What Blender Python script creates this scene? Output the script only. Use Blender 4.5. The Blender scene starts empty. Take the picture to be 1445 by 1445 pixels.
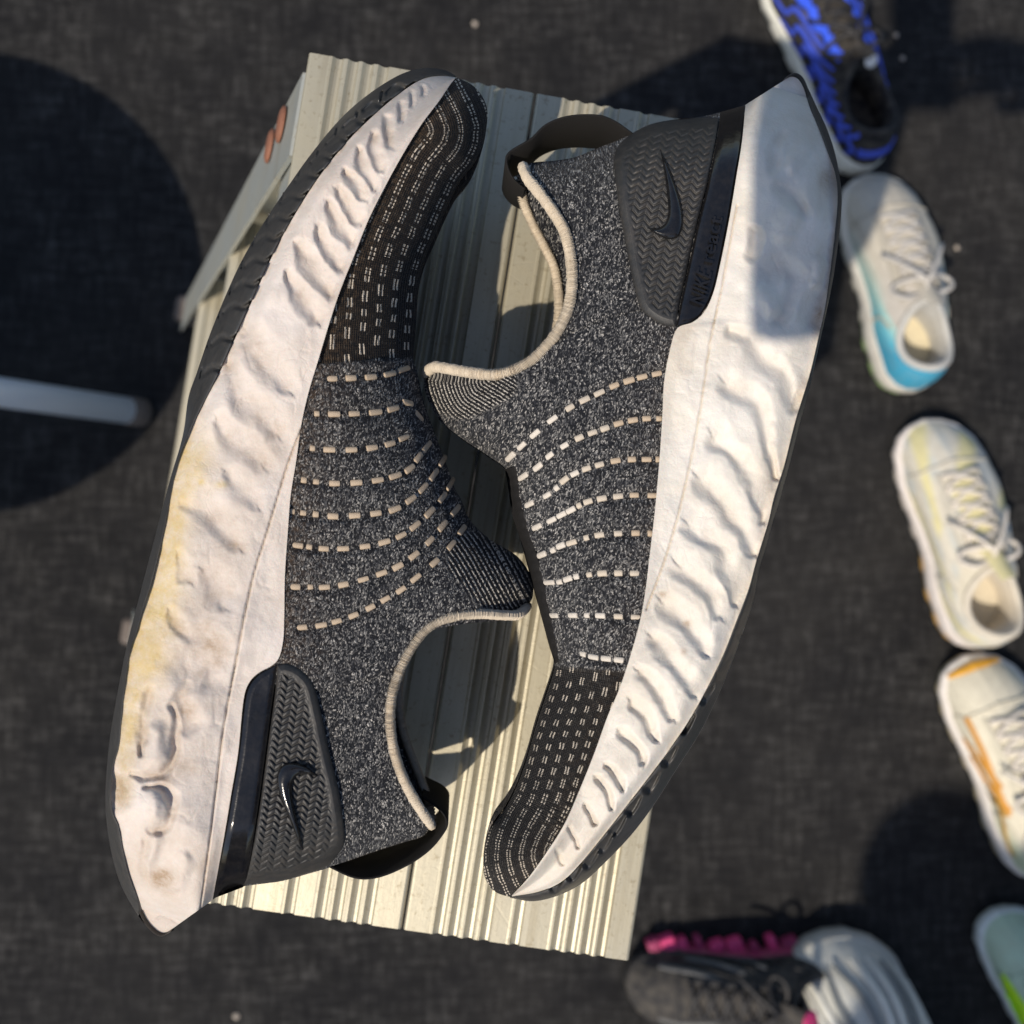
import bpy, bmesh, math, random
import numpy as np
from mathutils import Vector, Matrix, Quaternion
random.seed(7); RNG = np.random.default_rng(11)
scene = bpy.context.scene
col = scene.collection

# ------------------------------------------------------------------ camera
FPX, CZ = 1400.0, 1.167            # focal length in photo pixels, camera height above the ground
NADIR = (650.0, 740.0)
AX = np.array([-(NADIR[0]-722.5)/FPX, (NADIR[1]-722.5)/FPX, -1.0]); AX /= np.linalg.norm(AX)
CX = np.cross(AX, [0, 1.0, 0]); CX /= np.linalg.norm(CX); CY = np.cross(CX, AX)
cam = bpy.data.cameras.new('camera'); camo = bpy.data.objects.new('camera', cam); col.objects.link(camo)
camo.matrix_world = Matrix([[CX[i], CY[i], -AX[i], (0, 0, CZ)[i]] for i in range(3)] + [[0, 0, 0, 1]])
cam.sensor_width = 36; cam.sensor_fit = 'HORIZONTAL'; cam.lens = 36*FPX/1445
cam.clip_start = 0.004; cam.clip_end = 100
cam.dof.use_dof = True; cam.dof.focus_distance = 0.345; cam.dof.aperture_fstop = 9.0
scene.camera = camo

# ------------------------------------------------------------------ sky and sun
SUNT = Vector((0.50, 0.52, -1.0)).normalized()          # direction the sunlight travels
EL = math.asin(-SUNT.z); AZ = math.atan2(-SUNT.x, -SUNT.y)
world = bpy.data.worlds.new('World'); scene.world = world; world.use_nodes = True
nt = world.node_tree; nt.nodes.clear()
sky = nt.nodes.new('ShaderNodeTexSky'); sky.sky_type = 'NISHITA'; sky.sun_disc = False
sky.sun_elevation = EL; sky.sun_rotation = AZ
bg = nt.nodes.new('ShaderNodeBackground'); bg.inputs[1].default_value = 0.125
wo = nt.nodes.new('ShaderNodeOutputWorld')
nt.links.new(sky.outputs[0], bg.inputs[0]); nt.links.new(bg.outputs[0], wo.inputs[0])
sl = bpy.data.lights.new('sun', 'SUN'); sl.energy = 3.9; sl.angle = math.radians(0.7); sl.color = (1.0, 0.90, 0.76)
so = bpy.data.objects.new('sun', sl); so.rotation_mode = 'QUATERNION'
so.rotation_quaternion = SUNT.to_track_quat('-Z', 'Y'); so.location = (-3, -3, 6); col.objects.link(so)
scene.view_settings.view_transform = 'Standard'; scene.view_settings.look = 'None'
scene.view_settings.exposure = 0.14; scene.view_settings.gamma = 1.0

# ------------------------------------------------------------------ helpers
def at(p, z):
    """photo pixel(s) -> world point(s) at height(s) z"""
    p = np.asarray(p, float); z = np.asarray(z, float)
    r = AX + CX*((p[..., 0:1]-722.5)/FPX) - CY*((p[..., 1:2]-722.5)/FPX)
    d = (CZ-z)[..., None] if z.ndim else (CZ-z)
    return np.array([0, 0, CZ]) + r/(-r[..., 2:3])*d

def tag(o, label=None, cat=None, group=None, kind=None):
    if label: o['label'] = label
    if cat: o['category'] = cat
    if group: o['group'] = group
    if kind: o['kind'] = kind
    return o

def empty(name, loc, **k):
    o = bpy.data.objects.new(name, None); o.location = loc; o.empty_display_size = 0.02
    col.objects.link(o); return tag(o, **k)

def mk(name, verts, faces, mat, parent=None, smooth=True, sub=None, origin=None):
    """one mesh object; verts in world coordinates"""
    base = Vector((0, 0, 0))
    p = parent
    while p is not None: base += p.location; p = p.parent
    v = np.asarray(verts, float) - np.array(base)
    loc = Vector((0, 0, 0))
    if origin is not None:
        loc = Vector(origin)-base; v = v-np.array(loc)
    me = bpy.data.meshes.new(name); me.from_pydata(v.tolist(), [], [tuple(int(i) for i in f) for f in faces])
    if smooth: me.polygons.foreach_set('use_smooth', [True]*len(me.polygons))
    me.materials.append(mat); me.update()
    o = bpy.data.objects.new(name, me); col.objects.link(o); o.location = loc
    if parent is not None: o.parent = parent
    return o

def fattr(o, name, vals):
    a = o.data.attributes.new(name, 'FLOAT', 'POINT'); a.data.foreach_set('value', np.asarray(vals, np.float32).ravel())
def vattr(o, name, vals):
    a = o.data.attributes.new(name, 'FLOAT_VECTOR', 'POINT'); a.data.foreach_set('vector', np.asarray(vals, np.float32).ravel())
def cattr(o, name, vals):
    a = o.data.attributes.new(name, 'FLOAT_COLOR', 'POINT'); a.data.foreach_set('color', np.asarray(vals, np.float32).ravel())

def gridf(ni, nj, off=0, flip=False, wrap=False):
    f = []
    for i in range(ni-1):
        for j in range(nj-1 if not wrap else nj):
            a, b, c, d = i*nj+j, i*nj+(j+1) % nj, (i+1)*nj+(j+1) % nj, (i+1)*nj+j
            f.append((a+off, d+off, c+off, b+off) if flip else (a+off, b+off, c+off, d+off))
    return f

def resample(pts, n, smooth=2):
    """Catmull-Rom through the points, n samples even in length"""
    P = np.asarray(pts, float); Q = np.vstack([2*P[0]-P[1], P, 2*P[-1]-P[-2]]); out = []
    for k in range(1, len(Q)-2):
        t = np.linspace(0, 1, 12, endpoint=False)[:, None]; a, b, c, d = Q[k-1], Q[k], Q[k+1], Q[k+2]
        out.append(0.5*((2*b)+(c-a)*t+(2*a-5*b+4*c-d)*t**2+(3*b-a-3*c+d)*t**3))
    D = np.vstack(out+[P[-1:]]); s = np.r_[0, np.cumsum(np.linalg.norm(np.diff(D, axis=0), axis=1))]
    u = np.linspace(0, s[-1], n); R = np.stack([np.interp(u, s, D[:, k]) for k in range(P.shape[1])], 1)
    for _ in range(smooth):
        R[1:-1] = 0.25*R[:-2]+0.5*R[1:-1]+0.25*R[2:]
    return R

def pdist(p, poly):
    """distance of points to a polyline, and the arc position of the nearest point"""
    p = np.asarray(p, float); sh = p.shape[:-1]; p = p.reshape(-1, 2)
    best = np.full(len(p), 1e9); arc = np.zeros(len(p)); acc = 0.0
    for a, b in zip(poly[:-1], poly[1:]):
        ab = b-a; L = np.hypot(*ab)
        if L < 1e-9: continue
        t = np.clip(((p-a)@ab)/(L*L), 0, 1); d = np.hypot(*(p-a-t[:, None]*ab).T)
        m = d < best; best[m] = d[m]; arc[m] = acc+t[m]*L; acc += L
    return best.reshape(sh), arc.reshape(sh)

def sstep(a, b, x):
    t = np.clip((x-a)/(b-a), 0, 1); return t*t*(3-2*t)

def pits(p, strokes, depth, core=0.2, k=1.0, asym=False):
    """sunken strokes: each is a list of (x, y, radius)"""
    sh = p.shape[:-1]; q = p.reshape(-1, 2); d = np.zeros(len(q))
    for st in strokes:
        S = resample(st, 3*len(st)+4, 0); S[:, 2] *= k
        lo = S[:, :2].min(0)-S[:, 2].max()*1.6; hi = S[:, :2].max(0)+S[:, 2].max()*1.6
        m = ((q > lo) & (q < hi)).all(1)
        if not m.any(): continue
        qq = q[m]; best = np.full(len(qq), 9.0)
        for (x, y, r), (x2, y2, r2) in zip(S[:-1], S[1:]):
            ab = np.array([x2-x, y2-y]); L2 = ab@ab+1e-9
            t = np.clip(((qq-[x, y])@ab)/L2, 0, 1)
            dv = qq-[x, y]-t[:, None]*ab; dd = np.hypot(*dv.T)/(r+(r2-r)*t)
            if asym: dd = dd*np.where(dv@np.array([0.75, -0.66]) > 0, 0.62, 1.0)
            best = np.minimum(best, dd)
        d[m] = np.maximum(d[m], 1-sstep(core, 1.0, best))
    return (d*depth).reshape(sh)

def vnoise(p, cell, seed):
    g = np.random.default_rng(seed).random((128, 128)); q = np.asarray(p)/cell; i = np.floor(q).astype(int); f = q-i; f = f*f*(3-2*f)
    a, b = i[..., 0] % 127, i[..., 1] % 127
    return (g[a, b]*(1-f[..., 0])+g[a+1, b]*f[..., 0])*(1-f[..., 1])+(g[a, b+1]*(1-f[..., 0])+g[a+1, b+1]*f[..., 0])*f[..., 1]-0.5

def tube(path, r, n=8, closed=False, caps=True):
    P = [Vector(p) for p in path]; N = len(P); V = []; F = []
    rr = r if hasattr(r, '__len__') else [r]*N; up = None
    for i in range(N):
        t = (P[(i+1) % N if closed else min(i+1, N-1)]-P[(i-1) % N if closed else max(i-1, 0)]).normalized()
        if up is None: up = t.orthogonal().normalized()
        up = (up-t*up.dot(t)).normalized(); sd = t.cross(up)
        for k in range(n):
            a = 2*math.pi*k/n; V.append(P[i]+(up*math.cos(a)+sd*math.sin(a))*rr[i])
    for i in range(N if closed else N-1):
        for k in range(n):
            a, b = i*n+k, i*n+(k+1) % n; c, d = ((i+1) % N)*n+(k+1) % n, ((i+1) % N)*n+k
            F.append((a, b, c, d))
    if caps and not closed: F += [tuple(range(n))[::-1], tuple((N-1)*n+k for k in range(n))]
    return [tuple(v) for v in V], F

def boxv(c, ux, uy, uz, sx, sy, sz):
    c, ux, uy, uz = map(Vector, (c, ux, uy, uz)); V = []
    for a in (-1, 1):
        for b in (-1, 1):
            for d in (-1, 1): V.append(tuple(c+ux*a*sx/2+uy*b*sy/2+uz*d*sz/2))
    return V, [(0, 1, 3, 2), (4, 6, 7, 5), (0, 4, 5, 1), (2, 3, 7, 6), (0, 2, 6, 4), (1, 5, 7, 3)]

def bevel(o, w, seg=2):
    m = o.modifiers.new('bevel', 'BEVEL'); m.width = w; m.segments = seg; m.limit_method = 'ANGLE'; m.angle_limit = 0.6
    return o

# ------------------------------------------------------------------ materials
class NB:
    def __init__(s, name):
        s.m = bpy.data.materials.new(name); s.m.use_nodes = True; s.t = s.m.node_tree
        s.b = s.t.nodes['Principled BSDF']; s.out = s.t.nodes['Material Output']
    def n(s, t, **k):
        x = s.t.nodes.new(t)
        for a, v in k.items():
            if a in x.bl_rna.properties: setattr(x, a, v)
        return x
    def link(s, a, b): s.t.links.new(a, b)
    def setp(s, **k):
        for a, v in k.items(): s.b.inputs[a].default_value = v
    def val(s, x, sock):
        if isinstance(x, (int, float)): sock.default_value = x
        else: s.link(x, sock)
    def math(s, op, a, b=0.0, c=None, clamp=False):
        x = s.n('ShaderNodeMath', operation=op, use_clamp=clamp)
        s.val(a, x.inputs[0]); s.val(b, x.inputs[1])
        if c is not None: s.val(c, x.inputs[2])
        return x.outputs[0]
    def mix(s, f, a, b):
        x = s.n('ShaderNodeMix', data_type='RGBA')
        s.val(f, x.inputs[0])
        for v, i in ((a, 6), (b, 7)):
            if isinstance(v, tuple): x.inputs[i].default_value = (*v[:3], 1)
            else: s.link(v, x.inputs[i])
        return x.outputs[2]
    def ramp(s, f, stops, interp='LINEAR'):
        x = s.n('ShaderNodeValToRGB'); s.link(f, x.inputs[0]); cr = x.color_ramp; cr.interpolation = interp
        while len(cr.elements) < len(stops): cr.elements.new(0.5)
        for e, (p, c) in zip(cr.elements, stops):
            e.position = p; e.color = (*c, 1) if isinstance(c, tuple) else (c, c, c, 1)
        return x.outputs[0]
    def obj(s): return s.n('ShaderNodeTexCoord').outputs['Object']
    def attr(s, name, o=2):
        x = s.n('ShaderNodeAttribute', attribute_name=name); return x.outputs[o]
    def noise(s, vec, scale, detail=4, rough=0.6, o=0):
        x = s.n('ShaderNodeTexNoise'); s.link(vec, x.inputs['Vector'])
        x.inputs['Scale'].default_value = scale; x.inputs['Detail'].default_value = detail; x.inputs['Roughness'].default_value = rough
        return x.outputs[o]
    def mapping(s, vec, scale=(1, 1, 1), rot=(0, 0, 0)):
        x = s.n('ShaderNodeMapping'); s.link(vec, x.inputs[0]); x.inputs['Scale'].default_value = scale; x.inputs['Rotation'].default_value = rot
        return x.outputs[0]
    def bump(s, h, dist, strength=1.0, prev=None):
        x = s.n('ShaderNodeBump'); s.link(h, x.inputs['Height']); x.inputs['Distance'].default_value = dist; x.inputs['Strength'].default_value = strength
        if prev is not None: s.link(prev, x.inputs['Normal'])
        s.link(x.outputs[0], s.b.inputs['Normal']); return x.outputs[0]
    def color(s, c):
        if isinstance(c, tuple): s.b.inputs['Base Color'].default_value = (*c, 1)
        else: s.link(c, s.b.inputs['Base Color'])

def plain(name, c, rough=0.6, metal=0.0, var=0.25, scale=60, bump=0.0003, spec=0.5):
    m = NB(name); o = m.obj(); n = m.noise(o, scale, 5)
    d = tuple(x*(1-var) for x in c)
    m.color(m.mix(n, d, tuple(min(1, x*(1+var*0.6)) for x in c)))
    m.setp(Roughness=rough, Metallic=metal); m.b.inputs['Specular IOR Level'].default_value = spec
    if bump: m.bump(m.noise(o, scale*8, 3), bump)
    return m.m

def foam_mat(name, base, tint):
    m = NB(name); o = m.obj()
    dirt = m.attr('dirt'); yel = m.attr('yellow')
    n1 = m.noise(o, 45, 6, 0.65); n2 = m.noise(o, 620, 5, 0.75); n3 = m.noise(o, 140, 6, 0.75)
    c = m.mix(m.ramp(n1, [(0.35, 0.0), (0.7, 1.0)]), base, tint)
    c = m.mix(m.math('MULTIPLY', yel, m.ramp(n3, [(0.3, 0.25), (0.65, 1.0)])), c, (0.56, 0.42, 0.17))
    dm = m.math('MULTIPLY', dirt, m.math('MULTIPLY', m.ramp(n2, [(0.25, 0.5), (0.62, 1.0)]), m.ramp(n3, [(0.3, 0.45), (0.65, 1.0)])), clamp=True)
    c = m.mix(dm, c, (0.30, 0.205, 0.125))
    sp = m.ramp(n2, [(0.66, 0.0), (0.76, 1.0)])
    c = m.mix(m.math('MULTIPLY', sp, 0.45), c, (0.30, 0.22, 0.15))
    m.color(c); m.setp(Roughness=0.62); m.b.inputs['Specular IOR Level'].default_value = 0.35
    m.b.inputs['Subsurface Weight'].default_value = 0.08; m.b.inputs['Subsurface Scale'].default_value = 0.002
    w = m.n('ShaderNodeTexVoronoi', feature='DISTANCE_TO_EDGE'); w.inputs['Scale'].default_value = 70
    dis = m.n('ShaderNodeVectorMath', operation='ADD'); m.link(o, dis.inputs[0])
    sc = m.n('ShaderNodeVectorMath', operation='SCALE'); m.link(m.noise(o, 60, 3, o=1), sc.inputs[0]); sc.inputs['Scale'].default_value = 0.03
    m.link(sc.outputs[0], dis.inputs[1]); m.link(dis.outputs[0], w.inputs['Vector'])
    cr = m.math('MULTIPLY', m.ramp(w.outputs[0], [(0.0, 0.0), (0.05, 1.0)]), m.ramp(m.noise(o, 30, 2), [(0.45, 0.0), (0.6, 1.0)]))
    b1 = m.bump(cr, 0.00012, 0.5)
    b2 = m.bump(m.noise(o, 900, 4, 0.7), 0.00022, 0.6, b1)
    m.bump(n3, 0.0011, 0.35, b2)
    return m.m

def knit_mat(name):
    """marled knit, with a ribbed toe and a ribbed cuff; coordinates are stored in centimetres on the mesh"""
    m = NB(name)
    kv = m.attr('knit', 1); tv = m.attr('rib', 1); toe = m.attr('toe'); cuff = m.attr('cuff'); dust = m.attr('dust')
    # marl flecks
    wob = m.n('ShaderNodeVectorMath', operation='ADD'); m.link(kv, wob.inputs[0])
    sc = m.n('ShaderNodeVectorMath', operation='SCALE'); m.link(m.noise(kv, 2.2, 3, o=1), sc.inputs[0]); sc.inputs['Scale'].default_value = 0.35
    m.link(sc.outputs[0], wob.inputs[1])
    mp = m.mapping(wob.outputs[0], (14.0, 27.0, 1), (0, 0, 0.25))
    v = m.n('ShaderNodeTexVoronoi', voronoi_dimensions='2D'); m.link(mp, v.inputs['Vector']); v.inputs['Scale'].default_value = 1.0
    sep = m.n('ShaderNodeSeparateColor'); m.link(v.outputs['Color'], sep.inputs[0])
    fl = m.ramp(sep.outputs[0], [(0.0, (0.014, 0.015, 0.018)), (0.30, (0.030, 0.031, 0.036)), (0.48, (0.085, 0.085, 0.088)), (0.66, (0.19, 0.185, 0.178)), (0.88, (0.42, 0.40, 0.37))], 'CONSTANT')
    fl = m.mix(m.ramp(v.outputs['Distance'], [(0.30, 0.0), (0.62, 0.85)]), fl, (0.010, 0.011, 0.014))
    fl = m.mix(m.math('MULTIPLY', m.ramp(m.noise(kv, 1.6, 3), [(0.42, 0.0), (0.62, 1.0)]), 0.18), fl, (0.012, 0.013, 0.018))
    # toe: fine black ribs with dashed pale double lines
    st = m.n('ShaderNodeSeparateXYZ'); m.link(tv, st.inputs[0]); a, b = st.outputs[0], st.outputs[1]
    bw = m.math('ADD', b, m.math('MULTIPLY', m.math('SUBTRACT', m.noise(tv, 2.5, 3), 0.5), 0.16))
    fr = m.math('ABSOLUTE', m.math('SUBTRACT', m.math('FRACT', m.math('MULTIPLY', bw, 1.85)), 0.5))
    pair = m.math('LESS_THAN', m.math('ABSOLUTE', m.math('SUBTRACT', fr, 0.12)), 0.05)
    row = m.math('FLOOR', m.math('MULTIPLY', bw, 1.85))
    sh = m.math('MULTIPLY', m.math('FRACT', m.math('MULTIPLY', row, 0.37)), 1.0)
    dash = m.math('LESS_THAN', m.math('FRACT', m.math('ADD', m.math('MULTIPLY', a, 1.75), sh)), m.attr('chain'))
    link = m.math('GREATER_THAN', m.math('ADD', m.math('SINE', m.math('MULTIPLY', a, 47.0)), m.math('MULTIPLY', m.noise(m.mapping(tv, (14, 14, 1)), 1.0, 1), 1.6)), 0.35)
    link = m.math('MAXIMUM', link, m.math('LESS_THAN', m.attr('chain'), 0.6))
    ln = m.math('MULTIPLY', m.math('MULTIPLY', pair, dash), link)
    ribs = m.math('SINE', m.math('MULTIPLY', b, 78.0))
    rows = m.math('SINE', m.math('MULTIPLY', a, 95.0))
    speck = m.math('GREATER_THAN', m.noise(m.mapping(tv, (9, 24, 1)), 1.0, 2), 0.615)
    tc = m.mix(m.math('MULTIPLY', m.math('MULTIPLY', speck, 0.6), m.math('GREATER_THAN', ribs, 0.0)), (0.011, 0.010, 0.010), (0.15, 0.13, 0.105))
    tc = m.mix(ln, tc, (0.56, 0.49, 0.40))
    # cuff ribs
    crib = m.math('SINE', m.math('MULTIPLY', b, 40.0))
    csp = m.math('GREATER_THAN', m.noise(m.mapping(tv, (12, 20, 1)), 1.0, 2), 0.5)
    cc = m.mix(m.math('MULTIPLY', m.math('GREATER_THAN', crib, 0.25), csp), (0.009, 0.009, 0.011), (0.45, 0.42, 0.37))
    c = m.mix(toe, fl, tc); c = m.mix(cuff, c, cc)
    c = m.mix(m.math('MULTIPLY', dust, m.ramp(m.noise(kv, 6, 5, 0.7), [(0.4, 0.0), (0.75, 0.75)])), c, (0.16, 0.10, 0.055))
    m.color(c); m.setp(Roughness=0.9); m.b.inputs['Specular IOR Level'].default_value = 0.12
    m.b.inputs['Sheen Weight'].default_value = 0.06
    hm = m.math('SUBTRACT', 1.0, v.outputs['Distance'])
    ht = m.math('ADD', m.math('MULTIPLY', ribs, 0.35), m.math('MULTIPLY', rows, 0.22))
    hc = m.math('MULTIPLY', crib, 0.5)
    x = m.n('ShaderNodeMix', data_type='FLOAT'); m.link(toe, x.inputs[0]); m.link(hm, x.inputs[2]); m.link(ht, x.inputs[3])
    y = m.n('ShaderNodeMix', data_type='FLOAT'); m.link(cuff, y.inputs[0]); m.link(x.outputs[0], y.inputs[2]); m.link(hc, y.inputs[3])
    b1 = m.bump(y.outputs[0], 0.0005, 0.85)
    m.bump(m.noise(kv, 3.0, 3), 0.0016, 0.5, b1)
    return m.m

def rubber(name, c, rough, scale=500, bump=0.0001, dusty=0.0):
    m = NB(name); o = m.obj(); n = m.noise(o, 120, 5, 0.7)
    cc = m.mix(n, tuple(x*0.7 for x in c), tuple(x*1.3 for x in c))
    if dusty: cc = m.mix(m.math('MULTIPLY', m.ramp(m.noise(o, 320, 6, 0.75), [(0.45, 0.0), (0.75, 1.0)]), dusty), cc, (0.16, 0.13, 0.10))
    m.color(cc)
    m.link(m.math('ADD', rough, m.math('MULTIPLY', m.math('SUBTRACT', n, 0.5), 0.25)), m.b.inputs['Roughness'])
    m.bump(m.noise(o, scale, 4), bump); return m.m

U_ANG = (0.159, 0.987)
def alu_mat(name, base=(0.45, 0.413, 0.315), metal=0.5, rough=0.40):
    m = NB(name); o = m.obj()
    o2 = m.mapping(o, (1, 1, 1), (0, 0, math.atan2(U_ANG[0], U_ANG[1])))
    br = m.noise(m.mapping(o2, (420, 9, 60)), 1.0, 5, 0.75); st = m.noise(m.mapping(o2, (110, 5, 30)), 1.0, 4, 0.7)
    n1 = m.noise(o, 26, 6, 0.7); n2 = m.noise(o, 330, 4, 0.75)
    c = m.mix(br, tuple(x*0.86 for x in base), tuple(min(1, x*1.08) for x in base))
    c = m.mix(m.ramp(n1, [(0.45, 0.0), (0.72, 0.38)]), c, (0.42, 0.37, 0.25))
    c = m.mix(m.ramp(st, [(0.52, 0.0), (0.72, 0.5)]), c, (0.27, 0.225, 0.145))
    c = m.mix(m.ramp(n2, [(0.57, 0.0), (0.68, 0.6)]), c, (0.24, 0.195, 0.12))
    m.color(c); m.setp(Metallic=metal)
    m.link(m.math('ADD', rough, m.math('MULTIPLY', n1, 0.2)), m.b.inputs['Roughness'])
    v = m.n('ShaderNodeTexVoronoi', feature='DISTANCE_TO_EDGE'); m.link(m.mapping(o, (14, 60, 1), (0, 0, 0.6)), v.inputs['Vector']); v.inputs['Scale'].default_value = 1.0
    scr = m.ramp(v.outputs[0], [(0.0, 0.0), (0.012, 1.0)])
    b = m.bump(scr, 0.00008, 0.25)
    b = m.bump(br, 0.00012, 0.4, b); m.bump(n2, 0.0002, 0.4, b)
    return m.m

def ground_mat():
    m = NB('black_carpet'); o = m.obj()
    a = m.noise(m.mapping(o, (150, 26, 1)), 1.0, 5, 0.75); b = m.noise(m.mapping(o, (26, 150, 1)), 1.0, 5, 0.75)
    n = m.noise(o, 14, 6, 0.7); n2 = m.noise(o, 3.5, 3)
    f = m.math('MULTIPLY', m.math('ADD', a, b), 0.5)
    c = m.ramp(f, [(0.37, (0.005, 0.005, 0.0055)), (0.5, (0.0190, 0.0186, 0.0182)), (0.63, (0.068, 0.066, 0.064))])
    c = m.mix(m.ramp(n, [(0.38, 0.75), (0.62, 0.0)]), c, (0.010, 0.010, 0.011))
    c = m.mix(m.ramp(n2, [(0.4, 0.0), (0.7, 0.35)]), c, (0.033, 0.031, 0.029))
    c = m.mix(m.ramp(m.noise(o, 260, 2), [(0.76, 0.0), (0.80, 0.7)]), c, (0.16, 0.15, 0.13))
    m.color(c); m.setp(Roughness=0.95); m.b.inputs['Specular IOR Level'].default_value = 0.15
    b1 = m.bump(f, 0.002, 0.7); m.bump(n, 0.006, 0.4, b1)
    return m.m

def vcol_mat(name, rough=0.75, bump=0.0006, scale=700):
    m = NB(name); o = m.obj(); c = m.attr('tint', 0)
    n = m.noise(o, 90, 5)
    m.color(m.mix(m.math('MULTIPLY', m.ramp(n, [(0.4, 0.0), (0.75, 1.0)]), 0.25), c, (0.30, 0.26, 0.20)))
    m.setp(Roughness=rough); m.b.inputs['Specular IOR Level'].default_value = 0.25
    v = m.n('ShaderNodeTexVoronoi'); m.link(o, v.inputs['Vector']); v.inputs['Scale'].default_value = scale
    m.bump(v.outputs[0], bump, 0.7); return m.m

M = dict(
    foam_l=foam_mat('dusty_white_foam', (0.64, 0.58, 0.535), (0.56, 0.49, 0.43)),
    foam_r=foam_mat('off_white_foam', (0.70, 0.66, 0.60), (0.61, 0.56, 0.48)),
    knit=knit_mat('marled_knit'),
    rub=rubber('black_rubber', (0.040, 0.040, 0.040), 0.40, dusty=0.25),
    gloss=rubber('glossy_black_plastic', (0.007, 0.007, 0.008), 0.17, 160, 0.0002, dusty=0.06),
    counter=rubber('matte_black_rubber', (0.024, 0.0235, 0.023), 0.55, 900, 0.0001, dusty=0.22),
    cord=plain('tan_cord', (0.50, 0.39, 0.275), 0.6, var=0.3, scale=300, bump=0.0001),
    cord_pale=plain('pale_cord', (0.64, 0.58, 0.50), 0.55, var=0.25, scale=300, bump=0.0001),
    cord_mid=plain('sand_cord', (0.57, 0.49, 0.39), 0.6, var=0.3, scale=300, bump=0.0001),
    web=plain('black_webbing', (0.022, 0.021, 0.021), 0.85, scale=500, bump=0.0006, spec=0.15),
    rimk=plain('cream_rib_knit', (0.60, 0.52, 0.41), 0.9, var=0.35, scale=260, bump=0.0003, spec=0.1),
    alu=alu_mat('mill_aluminium'), alu2=alu_mat('grey_aluminium', (0.40, 0.42, 0.40), 0.5, 0.40),
    ground=ground_mat(),
    rust=plain('rusty_rivet', (0.23, 0.095, 0.055), 0.7, var=0.4, scale=300),
    feet=plain('grey_plastic_foot', (0.12, 0.095, 0.08), 0.7),
    chrome=NB('satin_steel').m,
    skin=plain('skin', (0.50, 0.31, 0.22), 0.55, var=0.1),
    cloth1=plain('navy_cotton', (0.03, 0.04, 0.08), 0.9), cloth2=plain('grey_cotton', (0.20, 0.20, 0.20), 0.9),
    hair=plain('dark_hair', (0.02, 0.015, 0.012), 0.6), seat=plain('dark_seat_vinyl', (0.03, 0.03, 0.035), 0.5),
    phone=plain('graphite_phone', (0.03, 0.03, 0.034), 0.25, bump=0), glass=plain('dark_glass', (0.01, 0.01, 0.012), 0.08, bump=0),
    stone=plain('pale_grit', (0.42, 0.36, 0.30), 0.9, scale=200),
    tint=vcol_mat('coloured_mesh_fabric'),
)
cb = M['chrome'].node_tree.nodes['Principled BSDF']
cb.inputs['Base Color'].default_value = (0.74, 0.79, 0.86, 1); cb.inputs['Metallic'].default_value = 0.25; cb.inputs['Roughness'].default_value = 0.32
def flat(name, c, **k):
    if name not in M: M[name] = plain(name, c, **k)
    return M[name]

# ------------------------------------------------------------------ ground
G = 4.0
gv = [(-G, -G, 0), (G, -G, 0), (G, G, 0), (-G, G, 0)]
tag(mk('ground', gv, [(0, 1, 2, 3)], M['ground'], smooth=False), kind='structure')

# ------------------------------------------------------------------ aluminium step ladder
BZ = 0.755
TL, BL = at((440, 63), BZ), at((239, 1258), BZ); TR, BR = at((1064, 200), BZ), at((889, 1363), BZ)
U = (TL-BL)/np.linalg.norm(TL-BL)*0.5+(TR-BR)/np.linalg.norm(TR-BR)*0.5; U[2] = 0; U /= np.linalg.norm(U)
Vd = np.array([-U[1], U[0], 0.0])                      # towards the front (left in the picture)
LC = (TL+BL+TR+BR)/4; LL, LW = 0.3515, 0.1905
lad = empty('step_ladder', (LC[0], LC[1], 0), label='bare aluminium step ladder with ribbed treads carrying the two black and white shoes', cat='ladder')
def lw(u, v, z): return tuple(np.array([LC[0], LC[1], 0])+U*u+Vd*v+np.array([0, 0, z]))
def ribbed(v0, v1, grooves, zt, length, name, lean=0.0, gw=0.0036, gd=0.0014, th=0.022):
    """extruded plank: profile across v from v0 to v1, grooves at given v"""
    pr = [(v0, zt-th), (v0, zt-0.0012), (v0+0.0006, zt-0.0003), (v0+0.0014, zt)]
    for g in sorted(grooves):
        pr += [(g-gw*0.62, zt), (g-gw*0.42, zt-gd*0.75), (g-gw*0.1, zt-gd), (g+gw*0.2, zt-gd*0.75), (g+gw*0.48, zt-gd*0.12), (g+gw*0.62, zt+0.0003), (g+gw*0.85, zt+0.0003), (g+gw*1.05, zt)]
    pr += [(v1-0.0014, zt), (v1-0.0006, zt-0.0003), (v1, zt-0.0012), (v1, zt-th)]
    n = len(pr); V = []; F = []
    for u in (-length/2, length/2):
        V += [lw(u, v, z) for v, z in pr]
    for i in range(n): F.append((i, (i+1) % n, n+(i+1) % n, n+i))
    F += [tuple(range(n))[::-1], tuple(range(n, 2*n))]
    return mk(name, V, F, M['alu'], lad, smooth=False)
hw = LW/2
go = [0.154, 0.219, 0.287, 0.358, 0.491, 0.67, 0.738, 0.803, 0.870]
# v is positive to the left, so the groove list is mirrored for the two planks of the top step
ribbed(0.0004, hw, [hw*g for g in go], BZ, LL, 'tread_plank')
ribbed(-hw, -0.0004, [-hw*g for g in go], BZ, LL, 'tread_plank')
m_ = lambda z: hw + 0.265*(BZ-z)/BZ                   # how far forward the front rails stand at height z
fl_ = lambda z: LL/2-0.014+0.026*(BZ-z)/BZ
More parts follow.
